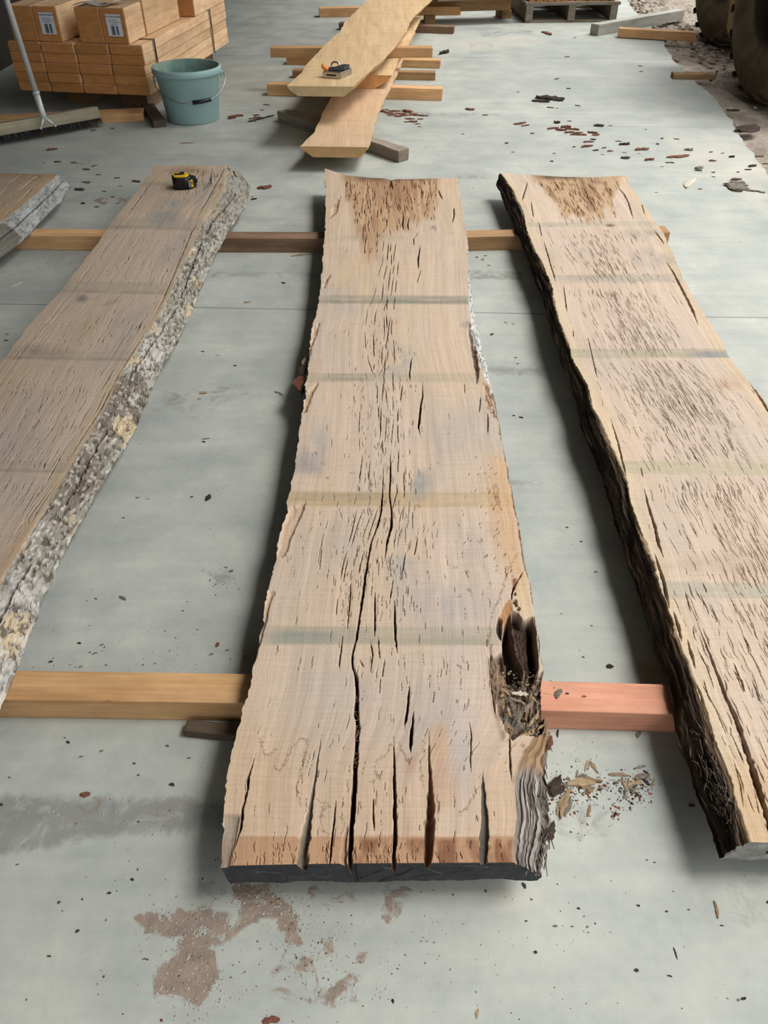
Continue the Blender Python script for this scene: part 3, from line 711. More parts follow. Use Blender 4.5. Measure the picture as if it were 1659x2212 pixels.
n1, n2 = S.bark_relief('L', .016, 45, 7, 2, .6)
Lm = S.left * np.clip(S.T * 8, 0, 1)
S.tint(Lm, (56, 42, 31), 1.0); S.tint(Lm * sstep(.48, .62, S.n(70, 9, 71)), (32, 24, 19), .85); S.tint(Lm * sstep(.58, .7, S.n(120, 12, 72)), (128, 104, 78), .75)
S.tint(Lm * sstep(.55, .7, S.n(30, 14, 73)) * sstep(900, 1000, S.PY), (84, 64, 46), .7)
S.tint(Lm * (1 - sstep(.0, .22, S.T + .25 * (S.n(40, 9, 74) - .5))), (176, 138, 88), .8)
S.tint(S.right * 1.0, (150, 112, 66), 1.0); S.tint(S.right * sstep(.45, .6, S.n(90, 12, 75)), (70, 48, 30), .85)
ROOT_R = S.build('live_edge_board', 'oak slab at right with dark bark edge and rows of fine drying cracks', 'wood slab', 'live-edge oak slabs laid side by side on the floor', seal=(128, 128, 122), barkL='dark brown bark', barkR='brown wane')
S_R = S

# ----------------------------------------------------------------- left slab
LL = [(336,358),(312.5,391),(278,434),(243,478),(208,530),(173.6,573),(130,630),(87,673),(43,729),(0,786),(-160,1010),(-420,1370),(-700,1760)]
LR = [(486,358),(482,412),(455.7,447),(438,473),(416.7,525),(390.6,573),(369,625),(347,668),(321,708),(278,777),(266,790),(247,828),(205,912),(167,973),(125,1048),(91,1102),(57,1162),(19,1223),(0,1253),(-60,1356),(-170,1545),(-330,1800)]
LRo = [(514,365),(542,404),(532,447),(499,491),(469,543),(443,599),(427.5,642),(403.6,699),(378,751),(353,783),(315,870),(296,919),(258,984),(224,1037),(190,1098),(152,1170),(125,1227),(91,1295),(72,1352),(46,1420),(23,1474),(0,1527),(-60,1650),(-140,1820)]
S = Slab(LL, LR, [(0,357),(.4,356),(1,357)], [(0,1800),(1,1800)], Ro=LRo, zo=.056, nT=400, nL=24, nR=150, NV=840, py=(357, 1800), seed=23)
S.bright = 1.12
S.tint(np.ones_like(S.X), (186, 163, 138))
S.tint(sstep(.35, .7, S.n(6, 2.2, 1)), (180, 152, 118), .6); S.tint(sstep(.42, .72, S.n(6, 4, 2)), (166, 152, 136), .7)
S.tint(sstep(.9, 1, S.u) * .7, (186, 152, 104), .7); S.tint((1 - sstep(0, .1, S.u)) * .6, (182, 150, 112), .7)
S.gain(.93 + .14 * S.n(160, 3, 6, 3)); S.gain(.94 + .12 * S.n(40, 1.5, 7, 3))
for i, (a, b) in enumerate(((398,406),(474,500),(612,640),(764,786),(1002,1030))):
    S.band(a + (b - a) * .3, b, c=(156, 146, 122), k=.6, slope=.02, seed=i, sx=10)
    S.tint(np.clip(1.5 - np.abs(S.PY - .02 * (S.PX - 800) - b - 2) / 3, 0, 1) * S.top * S.n(20, 80, 80 + i), (112, 98, 76), .6)
for b in ((178,645,14,9,(92,94,106),1.0),(232,648,26,14,(120,118,120),1.2),(303,610,20,9,(108,106,106),1.2),(355,470,40,26,(146,140,132),.9),(370,440,25,14,(150,146,138),.9),(90,760,60,18,(140,126,104),.8),(405,375,50,14,(140,104,66),1.1)): S.blob(*b, fx=12, fy=8)
LK = [[(486,362,1),(470,390,1.8),(448,430,2),(425,470,1.4)],[(436,462,1),(412,505,1.6),(395,545,1.6),(372,600,1.5),(352,645,2),(330,690,1.2)],[(320,712,1),(292,750,2),(272,782,1.6),(250,820,2),(214,890,2.2),(180,940,2),(150,990,1.4),(120,1030,1)],[(105,1060,1),(78,1096,2),(50,1130,1.4),(20,1170,1)],[(126,1040,.8),(90,1090,1.4),(60,1140,1)],
 [(340,376,1),(318,404,1.6),(292,442,1.8),(270,470,1)],[(260,495,.8),(232,530,1.3),(208,566,1)],[(200,570,.8),(175,604,1.2),(150,634,.8)],[(402,372,.8),(386,392,1.4),(376,402,.8)],[(440,366,.8),(420,392,1.5),(404,412,.8)],[(150,632,.8),(110,690,1.2),(80,730,1)],[(140,664,.6),(110,702,.9)],[(60,742,.6),(20,800,1)],[(462,372,.8),(452,390,1.4),(440,410,.8)],[(370,366,.8),(360,380,1.2)]]
for q in LK: S.crack(q, dk=10, ck=.95, col=lin((70, 48, 32)))  # left slab's crack walls painted darker still, standing in for shade
sk = ((396,408),(474,502),(615,640),(764,788),(1002,1032))
S.dashes(rng, 800, .5, .24, (400, 1250), (.012, .04), (.0005, .0010), lean=.02, skip=sk, dk=6, ck=1.0)
S.dashes(rng, 60, .75, .16, (362, 440), (.03, .09), (.0006, .0014), dk=7, ck=1.0); S.dashes(rng, 40, .12, .06, (400, 1000), (.05, .16), (.0005, .001), dk=6, ck=1.0); S.dashes(rng, 40, .9, .05, (440, 1200), (.04, .12), (.0006, .0012), dk=6, ck=1.0)
S.dashes(rng, 260, .5, .3, (380, 1250), (.006, .02), (.0003, .0006))
n1, n2 = S.bark_relief('R', .009, 90, 38, 4, .6)
Rm = S.right * np.clip(S.T * 10, 0, 1)
S.tint(Rm, (148, 140, 124), 1.0)
S.tint(Rm * sstep(.42, .66, S.n(12, 6, 70)), (186, 181, 168), .7); S.tint(Rm * sstep(.5, .66, S.n(9, 6, 71)), (120, 104, 86), .8); S.tint(Rm * sstep(.56, .66, S.n(22, 12, 72)), (206, 178, 128), .75)
S.tint(Rm * sstep(.53, .66, S.n(190, 90, 73)), (84, 74, 62), .8); S.tint(Rm * sstep(.56, .7, S.n(240, 120, 74)), (212, 207, 194), .55)
S.tint(Rm * (1 - sstep(420, 520, S.PY)), (128, 122, 110), .6); S.tint(Rm * sstep(1150, 1350, S.PY) * sstep(.35, .6, S.n(60, 30, 78)), (208, 204, 194), .6)
S.Z -= Rm * sstep(.53, .66, S.n(190, 90, 73)) * .004
# one long split down the bark
xb = np.abs(S.T - (.34 + .05 * np.sin(S.Y * 7) + .06 * (S.n(0, 30, 75) - .5)))
k = np.clip(1.6 - xb / .022, 0, 1) * S.right * (S.n(0, 9, 76) > .34)
S.tint(k, (50, 42, 36), .9); S.Z -= k * .008
S.tint(S.left * 1.0, (92, 82, 74), 1.0)
ROOT_L = S.build('live_edge_board', 'long oak slab at left with broad pale grey bark, carrying a tape measure', 'wood slab', 'live-edge oak slabs laid side by side on the floor', barkR='pale grey bark')
S_L = S

# ----------------------------------------------------------------- far-left slab
FL = [(-150,372),(-320,560),(-520,780)]
FR = [(125,377),(92.6,404),(58,433),(38.6,450),(0,479),(-60,528),(-260,690)]
FRo = [(154,398),(135,432),(96.5,467),(65.6,504),(46,521),(15.4,546),(0,558),(-60,606),(-200,720)]
S = Slab(FL, FR, [(0,373),(.6,374),(1,377)], [(0,690),(1,690)], Ro=FRo, zo=.056, nT=240, nL=16, nR=70, NV=260, py=(375, 690), seed=37)
S.bright = 1.15
S.tint(np.ones_like(S.X), (192, 164, 128)); S.tint(sstep(.4, .7, S.n(6, 3, 1)), (170, 148, 124), .7)
S.tint(sstep(.75, 1, S.u), (198, 162, 112), .6); S.tint(1 - sstep(0, 22, S.PY - 375), (150, 112, 72), .5); S.gain(.93 + .14 * S.n(160, 3, 6, 3))
for q in ([(86,377,1),(70,388,2),(56,400,2),(40,412,1)],[(50,376,.8),(30,388,1.2),(16,398,.8)],[(70,405,.8),(52,426,1.6),(34,440,1)],[(40,440,.8),(20,456,1.4),(4,474,1.4)],[(20,400,.6),(0,420,1)],[(48,430,.7),(20,450,1)]): S.crack(q, dk=9)
S.dashes(rng, 60, .8, .15, (380, 480), (.02, .06), (.0006, .001))
S.bark_relief('R', .012, 40, 18, 5, .55); Rm = S.right * np.clip(S.T * 10, 0, 1)
S.tint(Rm, (158, 160, 154), 1.0); S.tint(Rm * sstep(.5, .66, S.n(150, 90, 71)), (108, 104, 98), .7); S.tint(Rm * sstep(.5, .7, S.n(30, 18, 72)), (186, 188, 182), .6)
S.tint(Rm * sstep(.35, .5, poly_mask(S.PX, S.PY, [(-60,490),(10,482),(30,498),(48,515),(20,548),(-60,600)], 8)), (104, 96, 78), .85)
k = np.clip(1.6 - np.abs(S.T - .45) / .03, 0, 1) * S.right; S.tint(k, (56, 50, 50), .9); S.Z -= k * .006
S.tint(S.left * 1.0, (92, 82, 74), 1.0)
ROOT_F = S.build('live_edge_board', 'oak slab cut off by the left edge of the picture, with bluish grey bark', 'wood slab', 'live-edge oak slabs laid side by side on the floor', barkR='bluish grey bark')
S_F = S
# ================================================================= floor, ground, shed
def edge_x(Y): return 1.27 + .11 * Y + .02 * np.sin(Y * 3.1)

def make_floor():
    py = np.concatenate([[-150, -100, -60], np.linspace(-40, 120, 90), np.linspace(122, 700, 240)[1:], np.linspace(700, 2230, 330)[1:], [2400, 2800]])
    Y = at(829.5, py, 0)[1]
    Y = np.concatenate([[16, 12.5], Y[Y < 12], [-.5, -2.0, -5.0]])
    u = np.concatenate([np.linspace(0, 1, 440)])
    ex = edge_x(Y) + (fbm(Y * 9, Y * 0, 77, 4) - .5) * .04 * (Y > 2.5)
    x0 = -2.45
    X = x0 + (ex - x0)[:, None] * u[None]
    Yg = np.repeat(Y[:, None], len(u), 1)
    px, ppy = to_px(X, np.maximum(Yg, .05), 0)
    # mask R: brown earth, G: grey damp / scuff, B: pale dust
    R = np.zeros(X.shape); G = np.zeros(X.shape); B = np.zeros(X.shape)
    def pm(ch, pts, soft, k=1.0): ch[:] = np.maximum(ch, poly_mask(px, ppy, pts, soft) * k)
    pm(R, [(295,1985),(330,1970),(500,1960),(560,1935),(640,1995),(655,2045),(620,2040),(590,1985),(560,1990),(525,2010),(480,2040),(470,2100),(455,2150),(440,2185),(400,2165),(325,2150),(345,2090),(380,2050),(390,2030),(320,2025)], 16)
    pm(R, [(500,1900),(590,1910),(640,1970),(650,2045),(610,2020),(570,1950),(500,1945)], 14)
    pm(R, [(640,1900),(900,1905),(860,2000),(700,1990)], 50, .42); pm(R, [(560,2040),(800,2040),(780,2180),(600,2180)], 60, .4); pm(B, [(900,1920),(1300,1940),(1250,2200),(850,2200)], 120, .4)
    pm(R, [(690,2020),(735,2025),(730,2070),(690,2075)], 12, .9); pm(R, [(645,2065),(672,2070),(668,2105),(642,2095)], 10); pm(R, [(700,2150),(760,2090),(770,2095),(740,2150),(712,2180)], 10, .75)
    pm(R, [(690,1945),(720,1950),(740,1965),(700,1965)], 10, .8); pm(R, [(815,1970),(845,1980),(840,1995),(815,1985)], 8, .8)
    pm(G, [(-20,1720),(150,1718),(330,1724),(440,1722),(520,1725),(520,1800),(330,1800),(200,1810),(60,1845),(-20,1850)], 22, 1.0)
    pm(R, [(150,1722),(330,1722),(330,1745),(180,1760)], 14, .5); pm(R, [(20,1810),(80,1830),(20,1840)], 10, .4)
    pm(G, [(440,1820),(560,1800),(560,1960),(420,1950)], 40, .45); pm(R, [(400,1960),(520,1940),(520,1970),(420,1985)], 14, .5)
    for y0, y1, xa, xb, k in ((583,604,1010,1130,.8),(790,812,1050,1180,.8),(1036,1050,1095,1180,.7),(1028,1038,1230,1260,.5),(240,250,800,1080,.5),(584,600,430,690,.5),(560,576,-20,60,.3),(378,386,985,1070,.6),(1024,1040,1120,1160,.4),(612,622,500,640,.2)):
        pm(G, [(xa,y0),(xb,y0+3),(xb,y1+3),(xa,y1)], 5, k)
    for q, k in (([(330,850),(520,820),(540,850),(420,900),(330,890)],.55),([(260,930),(480,1030),(430,1040),(300,960)],.35),([(440,1230),(500,1240),(510,1280),(460,1265)],.7),([(340,1425),(375,1420),(370,1445)],.6),([(1190,1745),(1310,1730),(1330,1800),(1200,1830)],.6),([(1260,1200),(1310,1190),(1320,1235),(1275,1240)],.3),([(1560,1900),(1659,1880),(1659,2020),(1560,1990)],.35)): pm(G, q, 24, k)
    pm(B, [(1060,1920),(1180,1915),(1180,1965),(1080,1975)], 22, .8); pm(B, [(520,1940),(600,1930),(570,1980)], 12, .5); pm(B, [(1300,2000),(1500,2010),(1480,2120),(1280,2110)], 60, .35)
    pm(B, [(1420,290),(1600,300),(1659,370),(1659,470),(1560,400),(1450,330)], 25, .8); pm(B, [(960,88),(1140,72),(1200,92),(1060,112),(960,108)], 8, .8); pm(B, [(1500,2050),(1659,2050),(1659,2212),(1500,2212)], 60, .3)
    pm(R, [(1000,95),(1060,92),(1070,104),(1010,106)], 6, .35); pm(R, [(820,238),(880,236),(925,248),(880,254),(820,250)], 4, .8); pm(G, [(1030,66),(1150,60),(1150,74),(1040,80)], 8, .7)
    for q in ([(165,405),(190,405),(185,418),(168,424)],[(200,420),(240,425),(230,445),(200,440)],[(250,425),(280,425),(280,438),(255,438)],[(160,345),(200,345),(190,360),(165,358)],[(100,355),(140,352),(130,362)]): pm(R, q, 4, .6)
    pm(G, [(490,250),(600,250),(600,262),(500,266)], 5, .5); pm(G, [(300,395),(420,392),(420,470),(260,480)], 20, .25)
    pm(G, [(40,540),(230,548),(210,580),(120,590)], 10, .45)
    V = np.stack([X, Yg, np.zeros(X.shape)], -1)
    C = np.stack([R, G, B], -1)
    A = Acc(); A.grid(V, C, flip=False)
    # broken slab edge down to the earth
    ed = V[:, -1]; A.grid(np.stack([ed, ed - [0, 0, .12]], 1), np.zeros(3))
    k = NT('concrete', .62, .22)
    geo = k.n('ShaderNodeNewGeometry').outputs['Position']
    st = k.n('ShaderNodeVertexColor', layer_name='Col').outputs[0]
    sp = k.n('ShaderNodeSeparateColor'); k.l(st, sp.inputs[0])
    big = k.noise(geo, 1.3, 5, .6, .3); mid = k.noise(geo, 6, 6, .6, .2); fine = k.noise(geo, 60, 4, .6)
    trow = k.noise(k.scale(geo, (2.2, 26, 1)), 1.0, 5, .6, .3)
    grit = k.noise(geo, 420, 2, .5)
    c = k.ramp(big, [(.3, rgba((158, 161, 154))), (.7, rgba((179, 180, 171)))])
    c = k.mix(1.0, c, k.ramp(mid, [(.3, (.80, .83, .85)), (.7, (1.13, 1.11, 1.09))]), 'MULTIPLY')
    c = k.mix(1.0, c, k.ramp(trow, [(.3, (.93, .94, .95)), (.7, (1.06, 1.05, 1.04))]), 'MULTIPLY')
    c = k.mix(1.0, c, k.ramp(fine, [(.3, (.96,) * 3), (.7, (1.04,) * 3)]), 'MULTIPLY')
    spk = k.ramp(k.noise(geo, 150, 3, .7), [(.70, (1, 1, 1)), (.76, (.62, .6, .57))])
    c = k.mix(1.0, c, spk, 'MULTIPLY')
    m1 = k.noise(geo, 19, 8, .72, .8); m2 = k.noise(geo, 45, 5, .65)
    def msk(chan, lo, hi, a=.9, b=.35):
        v = k.math('ADD', k.math('MULTIPLY', chan, a), k.math('MULTIPLY', k.math('MULTIPLY_ADD', m1, 2.0, -1.0), b))
        v = k.math('MULTIPLY', v, k.math('MINIMUM', k.math('MULTIPLY', chan, 4.0), 1.0))
        n = k.n('ShaderNodeMapRange', interpolation_type='SMOOTHSTEP'); k.l(v, n.inputs[0])
        n.inputs[1].default_value = lo; n.inputs[2].default_value = hi
        return n.outputs[0]
    gm = msk(sp.outputs[1], .2, .9, .8, 1.2)
    c = k.mix(k.math('MULTIPLY', gm, .62), c, rgba((108, 106, 100)))
    bm_ = msk(sp.outputs[2], .2, .9)
    c = k.mix(k.math('MULTIPLY', bm_, .4), c, rgba((196, 186, 166)))
    rm = msk(sp.outputs[0], .36, .62, .72, 1.5)
    rc = k.ramp(m2, [(.3, rgba((112, 94, 82))), (.7, rgba((150, 128, 110)))])
    c = k.mix(k.math('MULTIPLY', rm, .85), c, rc)
    # sawn control joints across the slab
    sx = k.n('ShaderNodeSeparateXYZ'); k.l(geo, sx.inputs[0])
    yy = k.math('ADD', k.math('ADD', sx.outputs[1], k.math('MULTIPLY', sx.outputs[0], .04)), k.math('MULTIPLY', k.noise(geo, 9, 2), .006))
    def joint(y, w, kk, c):
        d = k.math('ABSOLUTE', k.math('SUBTRACT', yy, y))
        f = k.n('ShaderNodeMapRange', interpolation_type='SMOOTHSTEP'); k.l(d, f.inputs[0])
        f.inputs[1].default_value = w; f.inputs[2].default_value = w * .3; f.inputs[3].default_value = 0; f.inputs[4].default_value = kk
        return k.mix(f.outputs[0], c, rgba((84, 90, 90)))
    c = joint(2.124, .0035, .75, c); c = joint(5.75, .006, .6, c); c = joint(4.15, .006, .25, c)
    k.base(c)
    h = k.math('ADD', k.math('MULTIPLY', grit, .5), k.math('ADD', k.math('MULTIPLY', fine, .4), k.math('MULTIPLY', k.math('MULTIPLY', rm, m2), 5.0)))
    k.bump(h, .25, .002)
    rr = k.ramp(mid, [(.3, (.55,) * 3), (.7, (.75,) * 3)]); k.l(rr, k.b.inputs['Roughness'])
    o = link('floor', A.mesh('floor'), k.m)
    tag(o, 'worn pale grey concrete floor of the open shed', 'floor', kind='structure')

def make_ground():
    X = np.concatenate([np.linspace(0, 1.1, 6)[:-1], np.linspace(1.1, 4.2, 280), [6, 10, 20, 40]])
    Y = np.concatenate([[-12, -5, -2, 0, 1, 2], np.linspace(2.6, 11, 420), [14, 20, 40]])
    Yg, Xg = np.meshgrid(Y, X, indexing='ij')
    z = -.030 + (fbm(Xg * 1.6, Yg * 1.6, 5, 4) - .5) * .05 + (fbm(Xg * 14, Yg * 14, 6, 4) - .5) * .02
    st = np.clip((fbm(Xg * 26, Yg * 26, 8, 2) - .6) * 3, 0, 1); z += st * .02 * sstep(4.8, 6.5, Yg)
    z = np.where(Xg < edge_x(Yg) - .05, -.11, np.minimum(z, -.006 + .03 * sstep(.1, .8, Xg - edge_x(Yg))))
    z = np.where(Xg > edge_x(Yg) + .3, z + .012, z)
    A = Acc(); A.grid(np.stack([Xg, Yg, z], -1), np.zeros(3), flip=True)
    k = NT('earth', .95, .1)
    geo = k.n('ShaderNodeNewGeometry').outputs['Position']
    a = k.noise(geo, 3, 6, .6); b = k.noise(geo, 28, 5, .65); g = k.noise(geo, 120, 3, .6)
    c = k.ramp(a, [(.3, rgba((134, 122, 111))), (.5, rgba((158, 146, 133))), (.72, rgba((184, 172, 158)))])
    c = k.mix(1.0, c, k.ramp(b, [(.3, (.7, .68, .66)), (.7, (1.2, 1.2, 1.2))]), 'MULTIPLY')
    c = k.mix(1.0, c, k.ramp(g, [(.3, (.8,) * 3), (.7, (1.18,) * 3)]), 'MULTIPLY')
    k.base(c); k.bump(k.math('ADD', b, k.math('MULTIPLY', g, .5)), .6, .012)
    o = link('ground', A.mesh('ground'), k.m)
    tag(o, 'stony brown earth yard beyond the edge of the concrete', 'ground', kind='structure')

make_floor(); make_ground()

def box_struct(name, x0, x1, y0, y1, z0, z1, m, label):
    bm = bmesh.new(); bm_box(bm, x0, x1, y0, y1, z0, z1)
    o = bm_obj(name, bm, m); tag(o, label, name.split('_')[0], kind='structure'); return o
M_SHEET = plain('dark_sheet_wall', (52, 46, 40), .8, .2, 0, .2, 4)
M_ROOF = plain('roof_lining', (96, 94, 90), .8, .2, 0, .12, 3)
box_struct('wall_left', -2.5, -2.35, -5, 15, -.1, 4.6, M_SHEET, 'dark shed wall behind the stacked timber')
box_struct('wall_back', -2.5, 2.0, 14.8, 15, -.1, 4.6, M_SHEET, 'far end wall of the shed')
box_struct('ceiling', -2.5, 1.55, -5.2, 15, 3.85, 4.0, M_ROOF, 'underside of the shed roof')

# ================================================================= light: overcast sky through the open side of the shed
w = bpy.data.worlds.new('overcast'); scn.world = w; w.use_nodes = True
wt = w.node_tree; bg = wt.nodes['Background']
tc = wt.nodes.new('ShaderNodeTexCoord'); sz = wt.nodes.new('ShaderNodeSeparateXYZ')
wt.links.new(tc.outputs['Generated'], sz.inputs[0])
rp = wt.nodes.new('ShaderNodeValToRGB')
rp.color_ramp.elements[0].position = 0.0; rp.color_ramp.elements[0].color = (.30, .32, .34, 1)
rp.color_ramp.elements[1].position = .85; rp.color_ramp.elements[1].color = (1.1, 1.115, 1.12, 1)
wt.links.new(sz.outputs[2], rp.inputs[0]); wt.links.new(rp.outputs[0], bg.inputs['Color'])
bg.inputs['Strength'].default_value = SKY = 2.5
sd = bpy.data.lights.new('veiled_sun', 'SUN'); sd.energy = 2.5; sd.angle = radians(22); sd.color = (1, .985, .96)
so = bpy.data.objects.new('veiled_sun', sd); COL.objects.link(so)
so.rotation_euler = Vector((-.49, -.03, -.87)).to_track_quat('-Z', 'Y').to_euler()
so.location = (5, 1, 5)

# ================================================================= camera
cd = bpy.data.cameras.new('camera'); cam = bpy.data.objects.new('camera', cd); COL.objects.link(cam)
cd.sensor_fit = 'VERTICAL'; cd.sensor_height = 24.0; cd.lens = FPX / 2212.0 * 24.0
cam.location = (0, 0, CAMH); cam.rotation_euler = (pi / 2 - PITCH, 0, 0)
cd.clip_start = .02; cd.clip_end = 200
scn.camera = cam
scn.view_settings.view_transform = 'Standard'; scn.view_settings.look = 'None'
scn.view_settings.exposure = 0.0; scn.view_settings.gamma = 1.0
scn.view_settings.use_curve_mapping = False
# ================================================================= timber, tools and the rest of the shed
T_PINE = mat_timber('pale_pine', (206, 162, 112), (186, 138, 88), end=(176, 122, 70))
T_ORANGE = mat_timber('orange_pine', (210, 170, 126), (192, 148, 104), end=(168, 116, 72))
T_SALMON = mat_timber('salmon_pine', (212, 156, 132), (196, 136, 110), end=(150, 96, 66))
T_TAN = mat_timber('tan_timber', (168, 136, 100), (144, 112, 78), end=(128, 98, 68))
T_GREY = mat_timber('weathered_grey_timber', (150, 142, 130), (124, 114, 102), end=(120, 108, 94))
T_BROWN = mat_timber('old_brown_timber', (134, 108, 88), (108, 84, 66), end=(100, 78, 60))
T_CREAM = mat_timber('cream_macrocarpa', (212, 180, 136), (196, 160, 112), end=(206, 172, 122))
T_STACK = mat_timber('stack_macrocarpa', (240, 206, 166), (224, 182, 138), end=(188, 132, 80))
T_DARK = mat_timber('dark_stained_timber', (92, 78, 66), (72, 60, 50), end=(84, 72, 62))
T_WHITE = mat_timber('silver_grey_timber', (176, 176, 170), (156, 155, 148), end=(150, 144, 132))
M_STEEL = plain('bright_steel', (190, 188, 184), .28, .5, 1.0, .08, 60)
M_GALV = plain('galvanised_tube', (190, 191, 188), .42, .5, .25, .1, 30)
M_BLACKP = plain('black_plastic', (26, 26, 28), .45, .4, 0, .1, 40)
M_YELLOW = plain('yellow_plastic', (226, 176, 34), .4, .4, 0, .06, 40)
M_STRAP = plain('dark_strap', (48, 40, 36), .6, .3, 0, .1, 40)

def timber(name, a, b, w, h, z0, mat, label=None, cat='timber', group=None, bev=.0025, parent=None, warp=0.0, chip=0.0, seed=0):
    """a sawn length of wood from plan point a to b (its near bottom line), w deep away from the viewer, h tall"""
    a = Vector((a[0], a[1])); b = Vector((b[0], b[1])); d = b - a; L = d.length
    bm = bmesh.new(); bm_box(bm, -L / 2, L / 2, 0, w, 0, h, 0, bev)
    if chip or warp:
        bmesh.ops.subdivide_edges(bm, edges=[e for e in bm.edges if abs((e.verts[0].co - e.verts[1].co).x) > L * .5], cuts=24, use_grid_fill=True)
        for v in bm.verts:
            n = float(fbm(np.array([v.co.x * 14 + seed]), np.array([v.co.y * 30 + v.co.z * 50]), 5, 3)[0]) - .5
            if v.co.z > h * .6: v.co.z += n * chip
            v.co.y += n * chip * .5; v.co.z += warp * (1 - (2 * v.co.x / L) ** 2)
    o = bm_obj(name, bm, mat, parent)
    c = (a + b) / 2
    o.location = (c.x, c.y, z0); o.rotation_euler = (0, 0, atan2(d.y, d.x))
    if label: tag(o, label, cat, group, 'thing')
    return o

g2 = lambda px, py, z=0.0: tuple(float(v) for v in at(px, py, z))
GB = 'bearers under the oak slabs'
# front bearers
timber('timber_bearer', g2(-190, 1547), g2(700, 1560.5), .056, .0488, 0, T_ORANGE, 'orange-tan timber bearer on the floor under the front of the left slab', 'timber', GB)
timber('timber_bearer', g2(960, 1568), g2(1640, 1588), .056, .0488, 0, T_SALMON, 'salmon pink timber bearer between the middle and right slabs', 'timber', GB)
# back bearers
timber('timber_bearer', g2(-60, 537), g2(330, 543), .062, .0492, 0, T_ORANGE, 'orange bearer with bark streaks under the far end of the left slab', 'timber', GB)
timber('timber_bearer', g2(345, 545), g2(845, 546), .06, .0486, 0, T_BROWN, 'grey brown bearer between the left and middle slabs at the far end', 'timber', GB)
timber('timber_bearer', g2(860, 546), g2(1441, 532), .06, .0488, 0, T_TAN, 'tan bearer reaching out past the far end of the right slab', 'timber', GB)
timber('timber_offcut', g2(398, 1592), g2(560, 1608), .022, .016, 0, T_DARK, 'short dark stick lying half under the middle slab', 'stick', bev=.004, chip=.006)

# ----------------------------------------------------------------- natural-edge board builder for the far stack
def slab_plain(name, L, R, zt, zb, under, mat, label, group=None, wane=.02, end_mat=None):
    """outline L/R as pixel lists on the plane zt (near to far), sides undercut down to zb"""
    l = [P3(*p, zt) for p in L]; r = [P3(*p, zt) for p in R]
    n = 60
    def res(p):
        ys = np.array([v.y for v in p]); xs = np.array([v.x for v in p])
        yy = np.linspace(ys[0], ys[-1], n); xx = np.interp(yy, ys, xs)
        k = np.ones(3) / 3
        xx[1:-1] = np.convolve(xx, k, 'same')[1:-1]
        xx = xx + (fbm(yy * 16, yy * 0, len(label), 3) - .5) * .014
        return xx, yy
    lx, ly = res(l); rx, ry = res(r)
    cx, cy = (lx[0] + rx[0]) / 2, ly[0]
    root = empty(name, (cx, cy, zb)); tag(root, label, 'wood slab', group, 'thing')
    bm = bmesh.new(); rows = []
    for i in range(n):
        w = rx[i] - lx[i]
        ul = under[0] * w * (1 + .25 * sin(i * .7)); ur = under[1] * w * (1 + .25 * cos(i * .9))
        y = lambda t: ly[i] * (1 - t) + ry[i] * t
        prof = [(ul * .25, zb + (zt - zb) * .62), (0, zt)] + [(w * t, zt) for t in (.12, .3, .5, .7, .88)] + [(w, zt), (w - ur * .25, zb + (zt - zb) * .62), (w - ur, zb), (w * .5, zb), (ul, zb)]
        rows.append([bm.verts.new((lx[i] + p[0] - cx, y(p[0] / w) - cy, p[1] - zb)) for p in prof])
    m = len(rows[0])
    for u, v in zip(rows[:-1], rows[1:]):
        for k in range(m):
            f = bm.faces.new((u[k], u[(k + 1) % m], v[(k + 1) % m], v[k])); f.smooth = False
            f.material_index = 1 if k in (0, m - 1, 7, 8) else 0
    bm.faces.new(rows[-1])
    bm_obj('sawn_board', bm, [mat, M_WANE], root)
    bm = bmesh.new(); bm.faces.new([bm.verts.new(Vector(v)) for v in
        [(p[0], p[1] - .0012, p[2]) for p in [tuple(q) for q in END(rows, lx, rx, ly, ry, under, zt, zb, cx, cy)]]])
    o = bm_obj('end_grain', bm, end_mat or T_CREAM, root)
    return root
def END(rows, lx, rx, ly, ry, under, zt, zb, cx, cy):
    w = rx[0] - lx[0]; ul = under[0] * w; ur = under[1] * w * 1.25
    pr = [(ul, 0), (w - ur, 0), (w - ur * .25, (zt - zb) * .62), (w, zt - zb), (0, zt - zb), (ul * .25, (zt - zb) * .62)]
    return [(lx[0] + x - cx, ly[0] * (1 - x / w) + ry[0] * (x / w) - cy, z) for x, z in pr]
M_WANE = plain('waney_edge', (196, 162, 116), .85, .2, 0, .25, 30, .4)
def mat_board(name, c, c2, dark):
    k = NT(name, .75, .18); o = k.obj()
    g1 = k.noise(k.scale(o, (30, 2.2, 1)), 1.0, 5, .6, .5); g2_ = k.noise(k.scale(o, (150, 5, 1)), 1.0, 3, .6); sp = k.noise(k.scale(o, (26, 26, 26)), 1.0, 4, .7)
    band = k.noise(k.scale(o, (3, 14, 1)), 1.0, 4, .6)
    col = k.ramp(g1, [(.3, rgba(c2)), (.65, rgba(c))])
    col = k.mix(1.0, col, k.ramp(g2_, [(.3, (.9,) * 3), (.7, (1.06,) * 3)]), 'MULTIPLY')
    col = k.mix(1.0, col, k.ramp(band, [(.28, (.85, .84, .83)), (.5, (1, 1, 1))]), 'MULTIPLY')
    col = k.mix(1.0, col, k.ramp(sp, [(.7, (1, 1, 1)), (.78, dark)]), 'MULTIPLY')
    k.base(col); k.bump(g2_, .2, .002); return k.m
B_TOP = mat_board('fresh_sawn_slab', (216, 186, 144), (196, 164, 122), (.7, .62, .52))
B_LOW = mat_board('tan_sawn_slab', (208, 178, 144), (192, 160, 126), (.6, .5, .42))
E_TOP = plain('fresh_end_grain', (190, 168, 128), .8, .2, 0, .12, 40)
E_LOW = plain('tan_end_grain', (190, 152, 106), .8, .2, 0, .12, 40)
E_KNOT = plain('knotty_end_grain', (204, 150, 98), .8, .2, 0, .25, 22)
GF = 'live-edge slabs stacked on bearers at the back'
